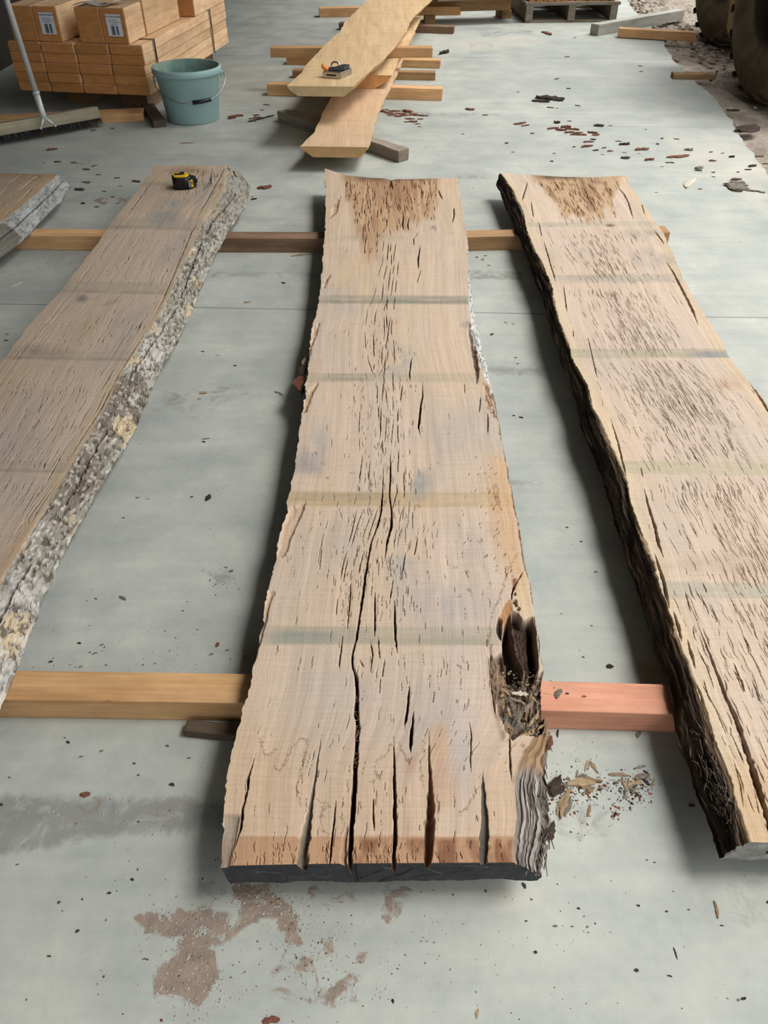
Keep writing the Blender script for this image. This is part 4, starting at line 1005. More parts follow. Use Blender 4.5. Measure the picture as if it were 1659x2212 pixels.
slab_plain('live_edge_board', [(648,316),(676,290),(690,262),(705,228),(727,196),(748,160),(775,128),(800,90)], [(796,318),(802,306),(812,262),(828,222),(846,186),(862,152),(874,120),(898,68)], .100, .058, (.19, .1), B_LOW,
           'narrow lowest slab of the far stack, its near end reaching toward the viewer', GF, end_mat=E_LOW)
slab_plain('live_edge_board', [(742,161),(752,148),(768,130),(790,100),(840,40)], [(847,163),(852,154),(863,127),(880,100),(913,36)], .162, .101, (.1, .28), B_TOP,
           'short middle slab of the far stack with a knot crack across its end', GF, end_mat=E_KNOT)
slab_plain('live_edge_board', [(617,186),(628,178),(650,158),(668,132),(688,113),(692,104),(715,84),(735,68),(745,48),(768,25),(782,12),(800,-10),(832,-34)], [(762,187),(790,160),(815,142),(836,122),(860,92),(880,66),(888,44),(905,26),(925,8),(945,-12),(970,-34)], .252, .2125, (.16, .12), B_TOP,
           'pale fresh-sawn slab on top of the far stack carrying a small metal tool', GF, end_mat=E_TOP)
GS = 'bearers of the far stack'
timber('timber_bearer', g2(578, 207), g2(954, 218), .07, .0575, 0, T_ORANGE, 'long orange bearer nearest the viewer under the far slab stack', 'timber', GS)
timber('timber_bearer', g2(632, 169), g2(940, 174), .06, .041, 0, T_TAN, 'low grey tan bearer just behind the nearest one of the far stack', 'timber', GS)
timber('timber_bearer', g2(619, 140), g2(950, 148), .08, .042, 0, T_ORANGE, 'bearer on the floor just below the raised one of the far stack', 'timber', GS)
timber('timber_bearer', g2(585, 125, .163), g2(934, 125, .163), .07, .048, .163, T_ORANGE, 'raised orange bearer between the top and middle slabs of the far stack', 'timber', GS)
timber('timber_bearer', g2(732, 65), g2(979, 74), .07, .046, 0, T_BROWN, 'grey brown bearer behind the raised one of the far stack', 'timber', GS)
timber('timber_bearer', g2(690, 38), g2(995, 33), .09, .063, 0, T_ORANGE, 'farthest orange bearer of the far stack with bark along its top', 'timber', GS)
o = timber('rotten_post', g2(600, 262), g2(861, 352), .062, .050, 0, T_GREY, 'weathered grey square post with a rotten top under the lowest far slab', 'post', bev=.003, chip=.010)
# ----------------------------------------------------------------- metal tool on the top far slab
def tool():
    p = P3(700, 172, .252)
    r = empty('hand_tool', (p.x + .045, p.y + .06, .2525), (0, 0, radians(-4))); tag(r, 'small bright metal tool with an orange lever on the pale far slab', 'tool', None, 'thing')
    bm = bmesh.new()
    vs = [(-.052, -.03), (.033, -.052), (.075, .045), (-.005, .06)]
    lo = [bm.verts.new((x, y, 0)) for x, y in vs]; hi = [bm.verts.new((x, y, .026)) for x, y in vs]
    bm.faces.new(lo[::-1]); bm.faces.new(hi)
    for i in range(4): bm.faces.new((lo[i], lo[(i + 1) % 4], hi[(i + 1) % 4], hi[i]))
    bmesh.ops.bevel(bm, geom=bm.edges[:], offset=.0025, segments=2, affect='EDGES')
    bm_obj('metal_body', bm, M_STEEL, r)
    d = Vector((.085, -.022, 0)).normalized(); nrm = Vector((d.y, -d.x, 0))
    bm = bmesh.new(); bm_box(bm, -.024, .022, -.001, .003, .010, .016, 0, .0012)
    o = bm_obj('blade_slot', bm, M_BLACKP, r); o.location = Vector((-.0095, -.041, 0)) + nrm * .002; o.rotation_euler = (0, 0, atan2(d.y, d.x))
    bm = bmesh.new()
    pf = [(-.05, .028), (-.045, .034), (-.02, .034), (.0, .040), (.02, .044), (.05, .043), (.05, .028)]
    f0 = [bm.verts.new((x * .9, -.016 + x * .1, z)) for x, z in pf]; f1 = [bm.verts.new((x * .9 + .02, .03 + x * .1, z)) for x, z in pf]
    bm.faces.new(f0); bm.faces.new(f1[::-1])
    for i in range(len(pf)): bm.faces.new((f0[i], f0[(i + 1) % len(pf)], f1[(i + 1) % len(pf)], f1[i]))
    bm_obj('dark_cover', bm, plain('dark_tool_plastic', (70, 68, 74), .4, .5, .4), r)
    bm = bmesh.new(); tube(bm, [(.004 + .02 * cos(t), .0 + .006 * t, .041 + .015 * sin(t)) for t in np.linspace(0, pi, 10)], .0035, 8)
    bm_obj('steel_loop', bm, M_STEEL, r)
    bm = bmesh.new(); tube(bm, [(-.026, -.012, .030), (-.040, -.013, .034), (-.050, -.014, .042), (-.053, -.014, .054)], [.008, .010, .008, .001], 8)
    o = bm_obj('lever', bm, plain('orange_lever', (206, 122, 30), .4, .4), r); o['label'] = 'orange lever'
tool()
# ----------------------------------------------------------------- tape measure on the left slab
def tape():
    p = P3(386, 414, ZT)
    r = empty('tape_measure', (p.x + .006, p.y + .045, ZT + .0005), (0, 0, radians(10))); tag(r, 'black and yellow tape measure lying on the left slab', 'tape measure', None, 'thing')
    def shape(sx, sy, n=36):
        out = []
        for k in range(n):
            t = 2 * pi * k / n; c, s_ = cos(t), sin(t)
            out.append((sx * math.copysign(abs(c) ** .72, c), sy * math.copysign(abs(s_) ** .72, s_)))
        return out
    def solid(pts, z0, z1, bev, mat, name, loc=(0, 0, 0)):
        bm = bmesh.new(); lo = [bm.verts.new((x, y, z0)) for x, y in pts]; hi = [bm.verts.new((x, y, z1)) for x, y in pts]
        bm.faces.new(lo[::-1]); top = bm.faces.new(hi); n = len(pts)
        for i in range(n): bm.faces.new((lo[i], lo[(i + 1) % n], hi[(i + 1) % n], hi[i])).smooth = True
        bmesh.ops.bevel(bm, geom=list(top.edges), offset=bev, segments=3, affect='EDGES')
        o = bm_obj(name, bm, mat, r); o.location = loc; return o
    solid(shape(.033, .031), 0, .042, .005, M_BLACKP, 'case')
    o = solid(shape(.028, .026), .0415, .0455, .0015, M_YELLOW, 'face_plate'); o['label'] = 'yellow face plate'
    bm = bmesh.new(); bm_box(bm, -.022, .006, -.008, .006, .045, .049, 0, .002); bm_box(bm, -.004, .014, -.004, .013, .0452, .051, 0, .003)
    bm_obj('belt_clip', bm, M_BLACKP, r)
    bm = bmesh.new(); lo = [(.02, -.030), (.042, -.022), (.052, -.004), (.050, .012), (.03, .026), (.015, .02)]
    a = [bm.verts.new((x, y, .002)) for x, y in lo]; b = [bm.verts.new((x, y, .036)) for x, y in lo]
    bm.faces.new(a[::-1]); bm.faces.new(b)
    for i in range(6): bm.faces.new((a[i], a[(i + 1) % 6], b[(i + 1) % 6], b[i]))
    bmesh.ops.bevel(bm, geom=bm.edges[:], offset=.003, segments=2, affect='EDGES'); bm_obj('nose', bm, M_BLACKP, r)
    e = Vector((.022, .008, 0)).normalized()
    def plate(c, w, z0, z1, mat, name, out=.0008):
        bm = bmesh.new(); bm_box(bm, -w / 2, w / 2, -.001, .0012, z0, z1, 0, .0005); o = bm_obj(name, bm, mat, r)
        o.location = (c[0], c[1], 0); o.rotation_euler = (0, 0, atan2(e.y, e.x)); o.location += Vector((e.y, -e.x, 0)) * out; return o
    plate((.027, -.0275), .007, .008, .032, plain('grey_label', (120, 124, 132), .5), 'grey_badge', .0012)
    plate((.036, -.0242), .008, .007, .033, M_YELLOW, 'yellow_badge', .0012); plate((.0362, -.0246), .003, .018, .027, M_BLACKP, 'badge_slot', .002)
    bm = bmesh.new(); tube(bm, [(.051, -.002, .022), (.056, -.002, .022)], .008, 12); bm_obj('end_hook', bm, plain('hook_steel', (60, 62, 64), .35, .5, .8), r)
tape()
# ----------------------------------------------------------------- bucket
def bucket():
    b = P3(409, 271, 0); cx, cy = b.x, b.y + .124
    r = empty('bucket', (cx, cy, 0)); tag(r, 'teal plastic bucket with a wire handle beside the timber pack', 'bucket', None, 'thing')
    m = plain('teal_plastic', (148, 178, 176), .42, .35, 0, .05, 12)
    kin = NT('dusty_teal', .75, .2); nz = kin.noise(kin.obj(), 18, 6, .65)
    kin.base(kin.ramp(nz, [(.35, rgba((96, 132, 124))), (.65, rgba((140, 154, 140)))]))
    bm = bmesh.new()
    prof = [(0, .004), (.118, .004), (.124, .0), (.128, .004), (.152, .205), (.154, .207), (.164, .208), (.167, .212), (.167, .233), (.163, .238), (.157, .238)]
    lathe(bm, prof, 64); bm_obj('bucket_body', bm, m, r)
    bm = bmesh.new(); lathe(bm, [(.157, .238), (.153, .232), (.149, .2), (.124, .012), (0, .010)], 64)
    for f in bm.faces: f.normal_flip()
    me = bpy.data.meshes.new('inner_wall'); bm.to_mesh(me); bm.free(); me.materials.append(kin.m); o = link('inner_wall', me, None, r); o['label'] = 'dusty inner wall'
    # wire bail hanging down in front, resting on the side
    pv = Vector((-.150, -.068, .195)), Vector((.168, .01, .205))
    pts = [pv[0], Vector((-.140, -.10, .17)), Vector((-.105, -.135, .138)), Vector((-.055, -.152, .117)), Vector((-.01, -.160, .106)), Vector((.03, -.158, .108)), Vector((.085, -.146, .113)), Vector((.125, -.126, .117)), Vector((.165, -.085, .140)), Vector((.184, -.045, .170)), Vector((.184, -.01, .195)), pv[1]]
    sm = []
    for i in range(len(pts) - 1):
        p0, p1, p2, p3 = pts[max(i - 1, 0)], pts[i], pts[i + 1], pts[min(i + 2, len(pts) - 1)]
        for t in (0, .33, .66): sm.append(.5 * ((2 * p1) + (p2 - p0) * t + (2 * p0 - 5 * p1 + 4 * p2 - p3) * t * t + (3 * p1 - p0 - 3 * p2 + p3) * t ** 3))
    sm.append(pts[-1])
    bm = bmesh.new(); tube(bm, sm, .0024, 8); h = bm_obj('wire_handle', bm, M_STEEL, r); h['label'] = 'wire handle'
    bm = bmesh.new(); tube(bm, [(.040, -.157, .109), (.08, -.148, .112), (.124, -.127, .117)], .0095, 12); g = bm_obj('hand_grip', bm, M_BLACKP, h)
    for k, p in enumerate(pv):
        bm = bmesh.new(); bm_box(bm, -.010, .010, -.006, .006, -.016, .012, 0, .003)
        o = bm_obj('handle_lug', bm, m, r); o.location = p * .985; o.rotation_euler = (0, 0, atan2(p.y, p.x) + pi / 2)
bucket()
# ----------------------------------------------------------------- broom
def broom():
    a = P3(-160, 344, 0); b = P3(234, 271, 0); d = (b - a); L = d.length; an = atan2(d.y, d.x)
    c = (a + b) / 2
    r = empty('broom', (c.x, c.y, 0), (0, 0, an)); tag(r, 'wide yard broom with a grey tube handle in front of the timber pack', 'broom', None, 'thing')
    bm = bmesh.new(); bm_box(bm, -L / 2, L / 2 - .03, -.012, .05, .038, .088, 0, .006)
    hd = bm_obj('broom_head', bm, mat_timber('broom_wood', (168, 160, 136), (142, 136, 116), end=(140, 130, 108)), r); hd['label'] = 'grey wooden head'
    hd.rotation_euler = (radians(-8), 0, 0)
    bm = bmesh.new(); R = random.Random(3)
    n = 150
    for j in range(3):
        for i in range(n):
            x = -L / 2 + .01 + (L - .04) * (i + R.random()) / n; y = .002 + j * .016; t = .0055
            dx = .012 * (x / L + .5) + R.uniform(-.004, .004); dy = -.022 + R.uniform(-.006, .006)
            v = [bm.verts.new((x - t / 2, y, .046)), bm.verts.new((x + t / 2, y, .046)), bm.verts.new((x + t * .6, y + .006, .046)), bm.verts.new((x + dx, y + dy, .001 + R.random() * .004))]
            for q in ((0, 1, 3), (1, 2, 3), (2, 0, 3)): bm.faces.new([v[k] for k in q])
    for i in range(2):
        pass
    o = bm_obj('bristles', bm, plain('dark_bristles', (30, 28, 34), .8, .2), r); o['label'] = 'black bristles'
    s = P3(97, 262, .075); rel = Matrix.Rotation(-an, 4, 'Z') @ (s - Vector((c.x, c.y, 0)))
    top = on_y(14, 0, s.y + .03); dirv = (top - s).normalized()
    dl = Matrix.Rotation(-an, 4, 'Z') @ dirv
    bm = bmesh.new(); tube(bm, [rel + dl * .075, rel + dl * .6, rel + dl * 1.35], .0125, 16); h = bm_obj('handle_tube', bm, M_GALV, r)
    bm = bmesh.new(); tube(bm, [rel - dl * .002, rel + dl * .03, rel + dl * .12], [.012, .0145, .0145], 16)
    tube(bm, [rel + dl * .112, rel + dl * .124], .0165, 16)
    k = bm_obj('socket', bm, M_GALV, r)
    bm = bmesh.new()
    for q in ((-.032, -.012), (.034, -.012)): tube(bm, [rel + dl * .02, rel + Vector((q[0] * .6, q[1], -.004)), rel + Vector((q[0], q[1] - .003, -.018))], [.008, .006, .004], 8)
    for q in ((-.033, -.019), (.035, -.019)): tube(bm, [rel + Vector((q[0], q[1], -.018)), rel + Vector((q[0], q[1] - .006, -.019))], .006, 8)
    bm_obj('bracket', bm, M_GALV, k)
broom()
# ----------------------------------------------------------------- plank and short rail by the pack
timber('plank', g2(-60, 280), g2(312, 261), .11, .036, 0, T_ORANGE, 'orange plank lying on the floor behind the broom', 'plank')
timber('timber_offcut', g2(360, 274), g2(334, 236), .062, .03, 0, T_DARK, 'short dark square offcut pointing out beside the bucket', 'timber')
# ----------------------------------------------------------------- pack of macrocarpa
PA = radians(-9.0)
O = P3(329, 205, .10); O.z = 0
ex = Vector((cos(PA), sin(PA), 0)); ey = Vector((-sin(PA), cos(PA), 0))
ey = Vector((sin(radians(7.8)), cos(radians(7.8)), 0))
BW, BH, BL = .176, .0435, 1.36
def pack_box(name, x0, x1, y0, y1, z0, z1, mat, label=None, cat='board', group=None, parent=None, bev=.003):
    """box in pack axes: x leftwards is negative from the right front corner, y goes back"""
    bm = bmesh.new(); vs = []
    L = y1 - y0
    cs = [(y0, x0), (y0, x1), (y1, x1), (y1, x0)]
    ctr = O + ex * ((x0 + x1) / 2) + ey * ((y0 + y1) / 2); ctr.z = z0
    rot = Matrix.Rotation(-atan2(ey.y, ey.x), 3, 'Z')
    lo = []; hi = []
    for yy, xx in cs:
        p = O + ex * xx + ey * yy - ctr; p.z = 0; p = rot @ p
        lo.append(bm.verts.new((p.x, p.y, 0))); hi.append(bm.verts.new((p.x, p.y, z1 - z0)))
    bm.faces.new(lo[::-1]); bm.faces.new(hi)
    for i in range(4): bm.faces.new((lo[i], lo[(i + 1) % 4], hi[(i + 1) % 4], hi[i]))
    if bev: bmesh.ops.bevel(bm, geom=bm.edges[:], offset=bev, segments=2, affect='EDGES')
    o = bm_obj(name, bm, mat, parent)
    o.location = ctr; o.rotation_euler = (0, 0, atan2(ey.y, ey.x))
    if label: tag(o, label, cat, group, 'thing')
    return o
R = random.Random(12)
rown = ['bottom', 'second lowest', 'middle', 'second highest', 'top']
coln = ['right-hand', 'right centre', 'left centre', 'left-hand']
for rz in range(5):
    for c in range(4):
        j = R.uniform(-.012, .0); x1 = -c * BW - .002 - R.uniform(0, .004); x0 = -(c + 1) * BW + .002 + R.uniform(0, .003); s = 0
        pack_box('timber_board', x0 + s, x1 + s, j - .012, BL + j, .100 + rz * BH, .100 + (rz + 1) * BH - .0012, T_STACK,
                 'end-on board in the %s row, %s column of the strapped timber pack' % (rown[rz], coln[c]), 'board', 'boards of the strapped pack')
ZS = .100 + 5 * BH
# square posts laid on top
TH = .147
posts = [(-.195, -.070, 0, .22, 'square post with a barcode label, front right of the pack top'), (-.320, -.197, 0, .62, 'unlabelled square post beside the front right labelled one on the pack'),
         (-.535, -.412, .0, 1.0, 'square post with a barcode label, front left of the pack top'), (-.668, -.538, .0, 1.0, 'unlabelled square post beside the front left labelled one on the pack'),
         (-.180, -.066, .225, .72, 'square post directly behind the right-hand labelled post'), (-.118, -.005, .80, 1.36, 'square post set back at the right rear of the pack top'), (-.242, -.125, .74, 1.36, 'square post beside the set-back one at the rear of the pack')]
PO = []
for x0, x1, y0, y1, lab in posts:
    PO.append(pack_box('square_post', x0, x1, y0, y1, ZS + .001, ZS + TH, T_STACK, lab, 'post', 'square posts on top of the pack'))
# barcode labels: paper on the end faces
M_PAPER = plain('white_label_paper', (214, 218, 222), .6, .3, 0, .04, 20); M_INK = plain('label_ink', (44, 50, 58), .6, .3)
M_INK2 = plain('faint_label_ink', (120, 128, 134), .6, .3)
def text_mesh(body, size, mat, parent, name):
    cu = bpy.data.curves.new(name, 'FONT'); cu.body = body; cu.size = size; cu.align_x = 'CENTER'; cu.align_y = 'CENTER'; cu.extrude = .0002
    t = bpy.data.objects.new(name, cu); COL.objects.link(t)
    dg = bpy.context.evaluated_depsgraph_get(); me = bpy.data.meshes.new_from_object(t.evaluated_get(dg)); bpy.data.objects.remove(t)
    me.materials.clear(); me.materials.append(mat); return link(name, me, None, parent)
def label(xc, lab):
    p = O + ex * xc + ey * (-.0022); p.z = ZS + .078
    r = empty('barcode_label', p, (pi / 2, 0, PA)); tag(r, lab, 'label', None, 'thing')
    bm = bmesh.new(); bm_box(bm, -.037, .037, -.045, .045, 0, .0006); bm_obj('paper', bm, M_PAPER, r)
    t = text_mesh('MACROCARPA', .0115, M_INK, r, 'heading'); t.location = (0, .0345, .001); 
    bm = bmesh.new()
    for k, (a, b, y) in enumerate(((-.025, .02, .021), (-.028, .03, .013), (-.02, .016, .005))): bm_box(bm, a, b, y - .0012, y + .0012, .0006, .0012)
    bm_obj('small_print', bm, M_INK2, r)
    R2 = random.Random(5); bm = bmesh.new(); y = -.040
    for x0, x1 in ((-.017, -.001), (.006, .018)):
        x = x0
        while x < x1:
            wd = R2.choice((.0009, .0016, .0025)); bm_box(bm, x, min(x + wd, x1), -.040, -.002, .0006, .0012); x += wd + R2.choice((.0009, .0014))
    bm_obj('barcode', bm, M_INK, r)
label(-.129, 'white barcode label on the right-hand square post'); label(-.470, 'white barcode label on the left-hand square post')
# steel straps around the pack
def strap(y, lab):
    bm = bmesh.new(); e = .0025
    q = [(-4 * BW - e, .099), (.0 + e, .099), (.0 + e, ZS + e), (-4 * BW - e, ZS + e)]
    pts = []
    for x, z in q:
        a = O + ex * x + ey * (y - .008); b = O + ex * x + ey * (y + .008); a.z = z; b.z = z
        pts.append((bm.verts.new(a), bm.verts.new(b)))
    for i in range(4):
        if i == 0: continue
        a, b = pts[i], pts[(i + 1) % 4]; bm.faces.new((a[0], a[1], b[1], b[0]))
    bmesh.ops.solidify(bm, geom=bm.faces[:], thickness=.0012)
    o = bm_obj('packing_strap', bm, M_STRAP); tag(o, lab, 'strap', 'straps around the timber pack', 'thing')
strap(.135, 'dark packing strap around the near part of the timber pack'); strap(1.04, 'dark packing strap around the far part of the timber pack')
# paper sheet on the posts
bm = bmesh.new(); n = 14; rows = []
for i in range(n):
    for_ = i / (n - 1); rows.append([])
    for j in range(9):
        v = j / 8; z = .004 + .012 * sin(for_ * 4.2 + v * 2) ** 2 * (1 - v) + .006 * v * sin(for_ * 9)
        p = O + ex * (-.335 + .195 * for_ + .03 * v) + ey * (.01 + .13 * v); p.z = ZS + TH + .001 + max(z, .001); rows[-1].append(bm.verts.new(p))
for a, b in zip(rows[:-1], rows[1:]):
    for j in range(8): f = bm.faces.new((a[j], a[j + 1], b[j + 1], b[j])); f.smooth = True
bmesh.ops.solidify(bm, geom=bm.faces[:], thickness=.0006)
kp = NT('printed_paper', .55, .3); gn = kp.n('ShaderNodeNewGeometry').outputs['Position']
kp.base(kp.ramp(kp.noise(kp.scale(gn, (40, 60, 1)), 1.0, 3), [(.35, rgba((206, 200, 190))), (.6, rgba((236, 232, 226)))]))
o = bm_obj('paper_sheet', bm, kp.m); tag(o, 'crumpled white paper sheet lying on the front right posts', 'paper', None, 'thing')
# skids under the pack
for x, y, lab in ((-.155, .12, 'short brown skid block under the right front of the pack'), (-.50, .20, 'short tan skid block under the left front of the pack'), (-.155, 1.05, 'skid block under the right rear of the pack'), (-.5, 1.05, 'skid block under the left rear of the pack')):
    pack_box('skid_block', x - .07, x + .07, y, y + .2, 0, .0995, T_TAN if x < -.3 else T_BROWN, lab, 'block', 'skids under the timber pack')
# ----------------------------------------------------------------- far pallets
def pallet(cx, y0, wx, dy, yaw, H, mat, top, lab, dark):
    r = empty('pallet', (cx, y0, 0), (0, 0, yaw)); tag(r, lab, 'pallet', None, 'thing')
    def pb(name, x0, x1, a, b, z0, z1, m=mat):
        bm = bmesh.new(); bm_box(bm, x0, x1, a, b, z0, z1, 0, .002); return bm_obj(name, bm, m, r)
    for k in range(3):
        x = -wx / 2 + (wx - .06) * k / 2; pb('runner', x, x + .055, 0, dy, .016 if dark else 0, H - .022)
    n = 6
    for k in range(n):
        y = (dy - .1) * k / (n - 1); pb('deck_board', -wx / 2 - .01, wx / 2 + .01, y, y + .095, H - .021, H)
    if dark:
        for y in (0.01, dy * .5, dy - .11): pb('bottom_board', -wx / 2, wx / 2, y, y + .1, 0, .015)
    return r
p1 = P3(1233, 49, 0)
pallet(p1.x, p1.y, .72, .8, radians(3), .135, T_GREY, 0, 'weathered grey pallet loaded with short battens at the back right', True)
R = random.Random(4); x = -.30; i = 0
for xx, wd in ((-.315, .048), (-.262, .05), (-.208, .034), (-.170, .046), (-.118, .05), (-.062, .055), (-.002, .042), (.046, .04), (.098, .034), (.136, .044), (.19, .055), (.252, .05), (.308, .04)):
    o = timber('batten', (0, 0), (.62, 0), wd * .88, .05, .1355, T_STACK)
    off = Matrix.Rotation(radians(3), 3, 'Z') @ Vector((xx + wd * .5, .02 + R.uniform(0, .025) + .31, 0))
    o.location = (p1.x + off.x, p1.y + off.y, .1355); o.rotation_euler = (0, 0, radians(93)); i += 1
    tag(o, 'short pale batten lying end-on on the weathered grey pallet', 'batten', 'battens on the grey pallet', 'thing')
o = timber('square_post', (0, 0), (.6, 0), .05, .11, .136, T_GREY); off = Matrix.Rotation(radians(3), 3, 'Z') @ Vector((.272, .33, 0)); o.location = (p1.x + off.x + .04, p1.y + off.y, .1865); o.rotation_euler = (0, 0, radians(93))
tag(o, 'grey weathered post end standing out among the pale battens', 'post', None, 'thing')
# trestle of pale beams behind the top slab
p2 = P3(1000, 42, 0)
timber('timber_beam', g2(905, 27, .059), g2(1103, 22, .059), .09, .085, .059, T_ORANGE, 'long pale beam laid across blocks at the back', 'beam')
timber('timber_beam', g2(868, 33, .056), g2(994, 32, .056), .03, .055, .056, T_PINE, 'shorter pale board in front of the long beam at the back', 'beam')
timber('support_block', g2(917, 52), g2(940, 52), .2, .0555, 0, T_TAN, 'left support block under the long pale beam at the back', 'block', 'blocks under the pale beam')
timber('support_block', g2(1084, 41), g2(1104, 40), .14, .0585, 0, T_TAN, 'right support block under the long pale beam at the back', 'block', 'blocks under the pale beam')
timber('timber_beam', g2(945, 4, .16), g2(1140, -3, .16), .3, .03, .161, T_GREY, 'wide grey board lying above the long pale beam at the back', 'beam')
# posts lying by the loader
timber('fence_post', g2(1291, 78), g2(1475, 44), .075, .07, 0, T_WHITE, 'silver grey square post lying across the edge of the concrete', 'post')
timber('fence_post', g2(1333, 82), g2(1500, 92), .075, .055, .004, T_ORANGE, 'orange brown square post lying toward the loader wheel', 'post')
o = timber('wood_offcut', g2(1453, 171), g2(1546, 173), .075, .024, .0, T_TAN, 'split tan offcut lying on the edge of the concrete', 'offcut', bev=.006, chip=.02)
# ----------------------------------------------------------------- loader
def loader():
    c = P3(1618, 228, 0)
    r = empty('wheel_loader', (2.15, 4.75, 0)); tag(r, 'yellow wheel loader standing in the yard, its big tyres and lower body in view', 'loader', None, 'thing')
    rub = NT('tyre_rubber', .85, .2); o = rub.obj(); nz = rub.noise(o, 9, 6, .65)
    rub.base(rub.ramp(nz, [(.35, rgba((76, 66, 54))), (.7, rgba((116, 102, 84)))])); rub.bump(nz, .3, .01)
    rim = plain('dirty_rim', (56, 48, 42), .7, .3, .2, .25, 10)
    def wheel(x, y, R_, W):
        e = empty('wheel', (x - 2.15, y - 4.75, R_ - .012)); e.parent = r; e.rotation_euler = (0, -pi / 2, 0)
        bm = bmesh.new(); h = W / 2
        prof = [(R_ * .56, -h * .72), (R_ * .60, -h * .9), (R_ * .75, -h), (R_ * .80, -h * 1.03), (R_ * .84, -h), (R_ * .93, -h * .93), (R_ * .985, -h * .78), (R_, -h * .5), (R_ * 1.005, 0), (R_, h * .5), (R_ * .985, h * .78), (R_ * .93, h * .93), (R_ * .75, h), (R_ * .56, h * .72)]
        lathe(bm, prof, 80)
        bm_obj('tyre', bm, rub.m, e)
        bm = bmesh.new(); n = 26
        for k in range(n):
            for sgn in (-1, 1):
                a0 = 2 * pi * (k + (.5 if sgn > 0 else 0)) / n
                q = []
                for t, zz in ((0, .04), (.5, .55), (1, .98)):
                    a = a0 + t * .16
                    for w_ in (-.035, .035): q.append((a + w_, zz * h * sgn, R_ * (1.0 if zz < .6 else .955)))
                lo = [bm.verts.new((rr * cos(a), rr * sin(a), z)) for a, z, rr in q]; hi = [bm.verts.new(((rr + .014) * cos(a), (rr + .014) * sin(a), z)) for a, z, rr in q]
                for j in (0, 2):
                    bm.faces.new((hi[j], hi[j + 1], hi[j + 3], hi[j + 2])); bm.faces.new((lo[j], lo[j + 2], hi[j + 2], hi[j])); bm.faces.new((lo[j + 1], hi[j + 1], hi[j + 3], lo[j + 3]))
                bm.faces.new((lo[0], hi[0], hi[1], lo[1])); bm.faces.new((lo[4], lo[5], hi[5], hi[4]))
        bm_obj('tread_lugs', bm, rub.m, e)
        bm = bmesh.new(); lathe(bm, [(R_ * .57, h * .74), (R_ * .55, h * .78), (R_ * .52, h * .7), (R_ * .50, h * .2), (R_ * .3, h * .12), (R_ * .28, h * .3), (R_ * .12, h * .34), (0, h * .34)], 48)
        bm_obj('rim', bm, rim, e)
        for k in range(8):
            bm = bmesh.new(); tube(bm, [(R_ * .21 * cos(k * pi / 4), R_ * .21 * sin(k * pi / 4), h * .3), (R_ * .21 * cos(k * pi / 4), R_ * .21 * sin(k * pi / 4), h * .42)], .012, 6)
            bm_obj('wheel_nut', bm, rim, e)
    wheel(2.15, 4.70, .56, .34); wheel(2.43, 6.30, .56, .34)
    yel = plain('dusty_yellow_paint', (132, 102, 46), .5, .35, 0, .15, 4)
    def blk(name, x0, x1, y0, y1, z0, z1, m, bev=.03):
        bm = bmesh.new(); bm_box(bm, x0 - 2.15, x1 - 2.15, y0 - 4.75, y1 - 4.75, z0, z1, 0, bev); return bm_obj(name, bm, m, r)
    blk('chassis', 2.6, 3.5, 4.6, 6.9, .42, .95, M_BLACKP, .04)
    bm = bmesh.new(); pts = [(5.27, .26), (5.38, .16), (5.44, .20), (5.50, .36), (5.50, 1.0), (5.46, 1.1), (5.36, 1.1), (5.27, 1.0)]
    a = [bm.verts.new((2.07 - 2.15, y - 4.75, z)) for y, z in pts]; b = [bm.verts.new((3.5 - 2.15, y - 4.75, z)) for y, z in pts]
    bm.faces.new(a); bm.faces.new(b[::-1])
    for i in range(len(pts)): bm.faces.new((a[i], a[(i + 1) % len(pts)], b[(i + 1) % len(pts)], b[i]))
    bmesh.ops.bevel(bm, geom=bm.edges[:], offset=.02, segments=2, affect='EDGES'); bm_obj('yellow_body', bm, yel, r)
    for y in (4.70, 6.30):
        bm = bmesh.new(); tube(bm, [(2.3 - 2.15, y - 4.75, .55), (3.6 - 2.15, y - 4.75, .55)], .09, 12); bm_obj('axle', bm, rim, r)
loader()
# ================================================================= bark, chips and crumbs on the floor
def mat_chip(name, a, b, rough=.85):
    k = NT(name, rough, .15); o = k.obj(); r = k.n('ShaderNodeObjectInfo').outputs['Random']
    n = k.noise(k.scale(o, (3, 16, 16)), 1.0, 4, .65)
    c = k.ramp(n, [(.3, rgba(b)), (.65, rgba(a))])
    c = k.mix(1.0, c, k.ramp(r, [(0, (.75,) * 3), (1, (1.2,) * 3)]), 'MULTIPLY'); k.base(c); k.bump(n, .5, .1); return k.m
K_DARK = mat_chip('dark_bark', (84, 72, 64), (46, 38, 34)); K_RED = mat_chip('red_brown_bark', (138, 92, 74), (92, 56, 44))
K_TAN = mat_chip('tan_chip', (190, 166, 132), (128, 102, 74)); K_PALE = mat_chip('pale_chip', (222, 214, 196), (182, 168, 144)); K_GREY = mat_chip('grey_chip', (150, 140, 126), (92, 82, 72))
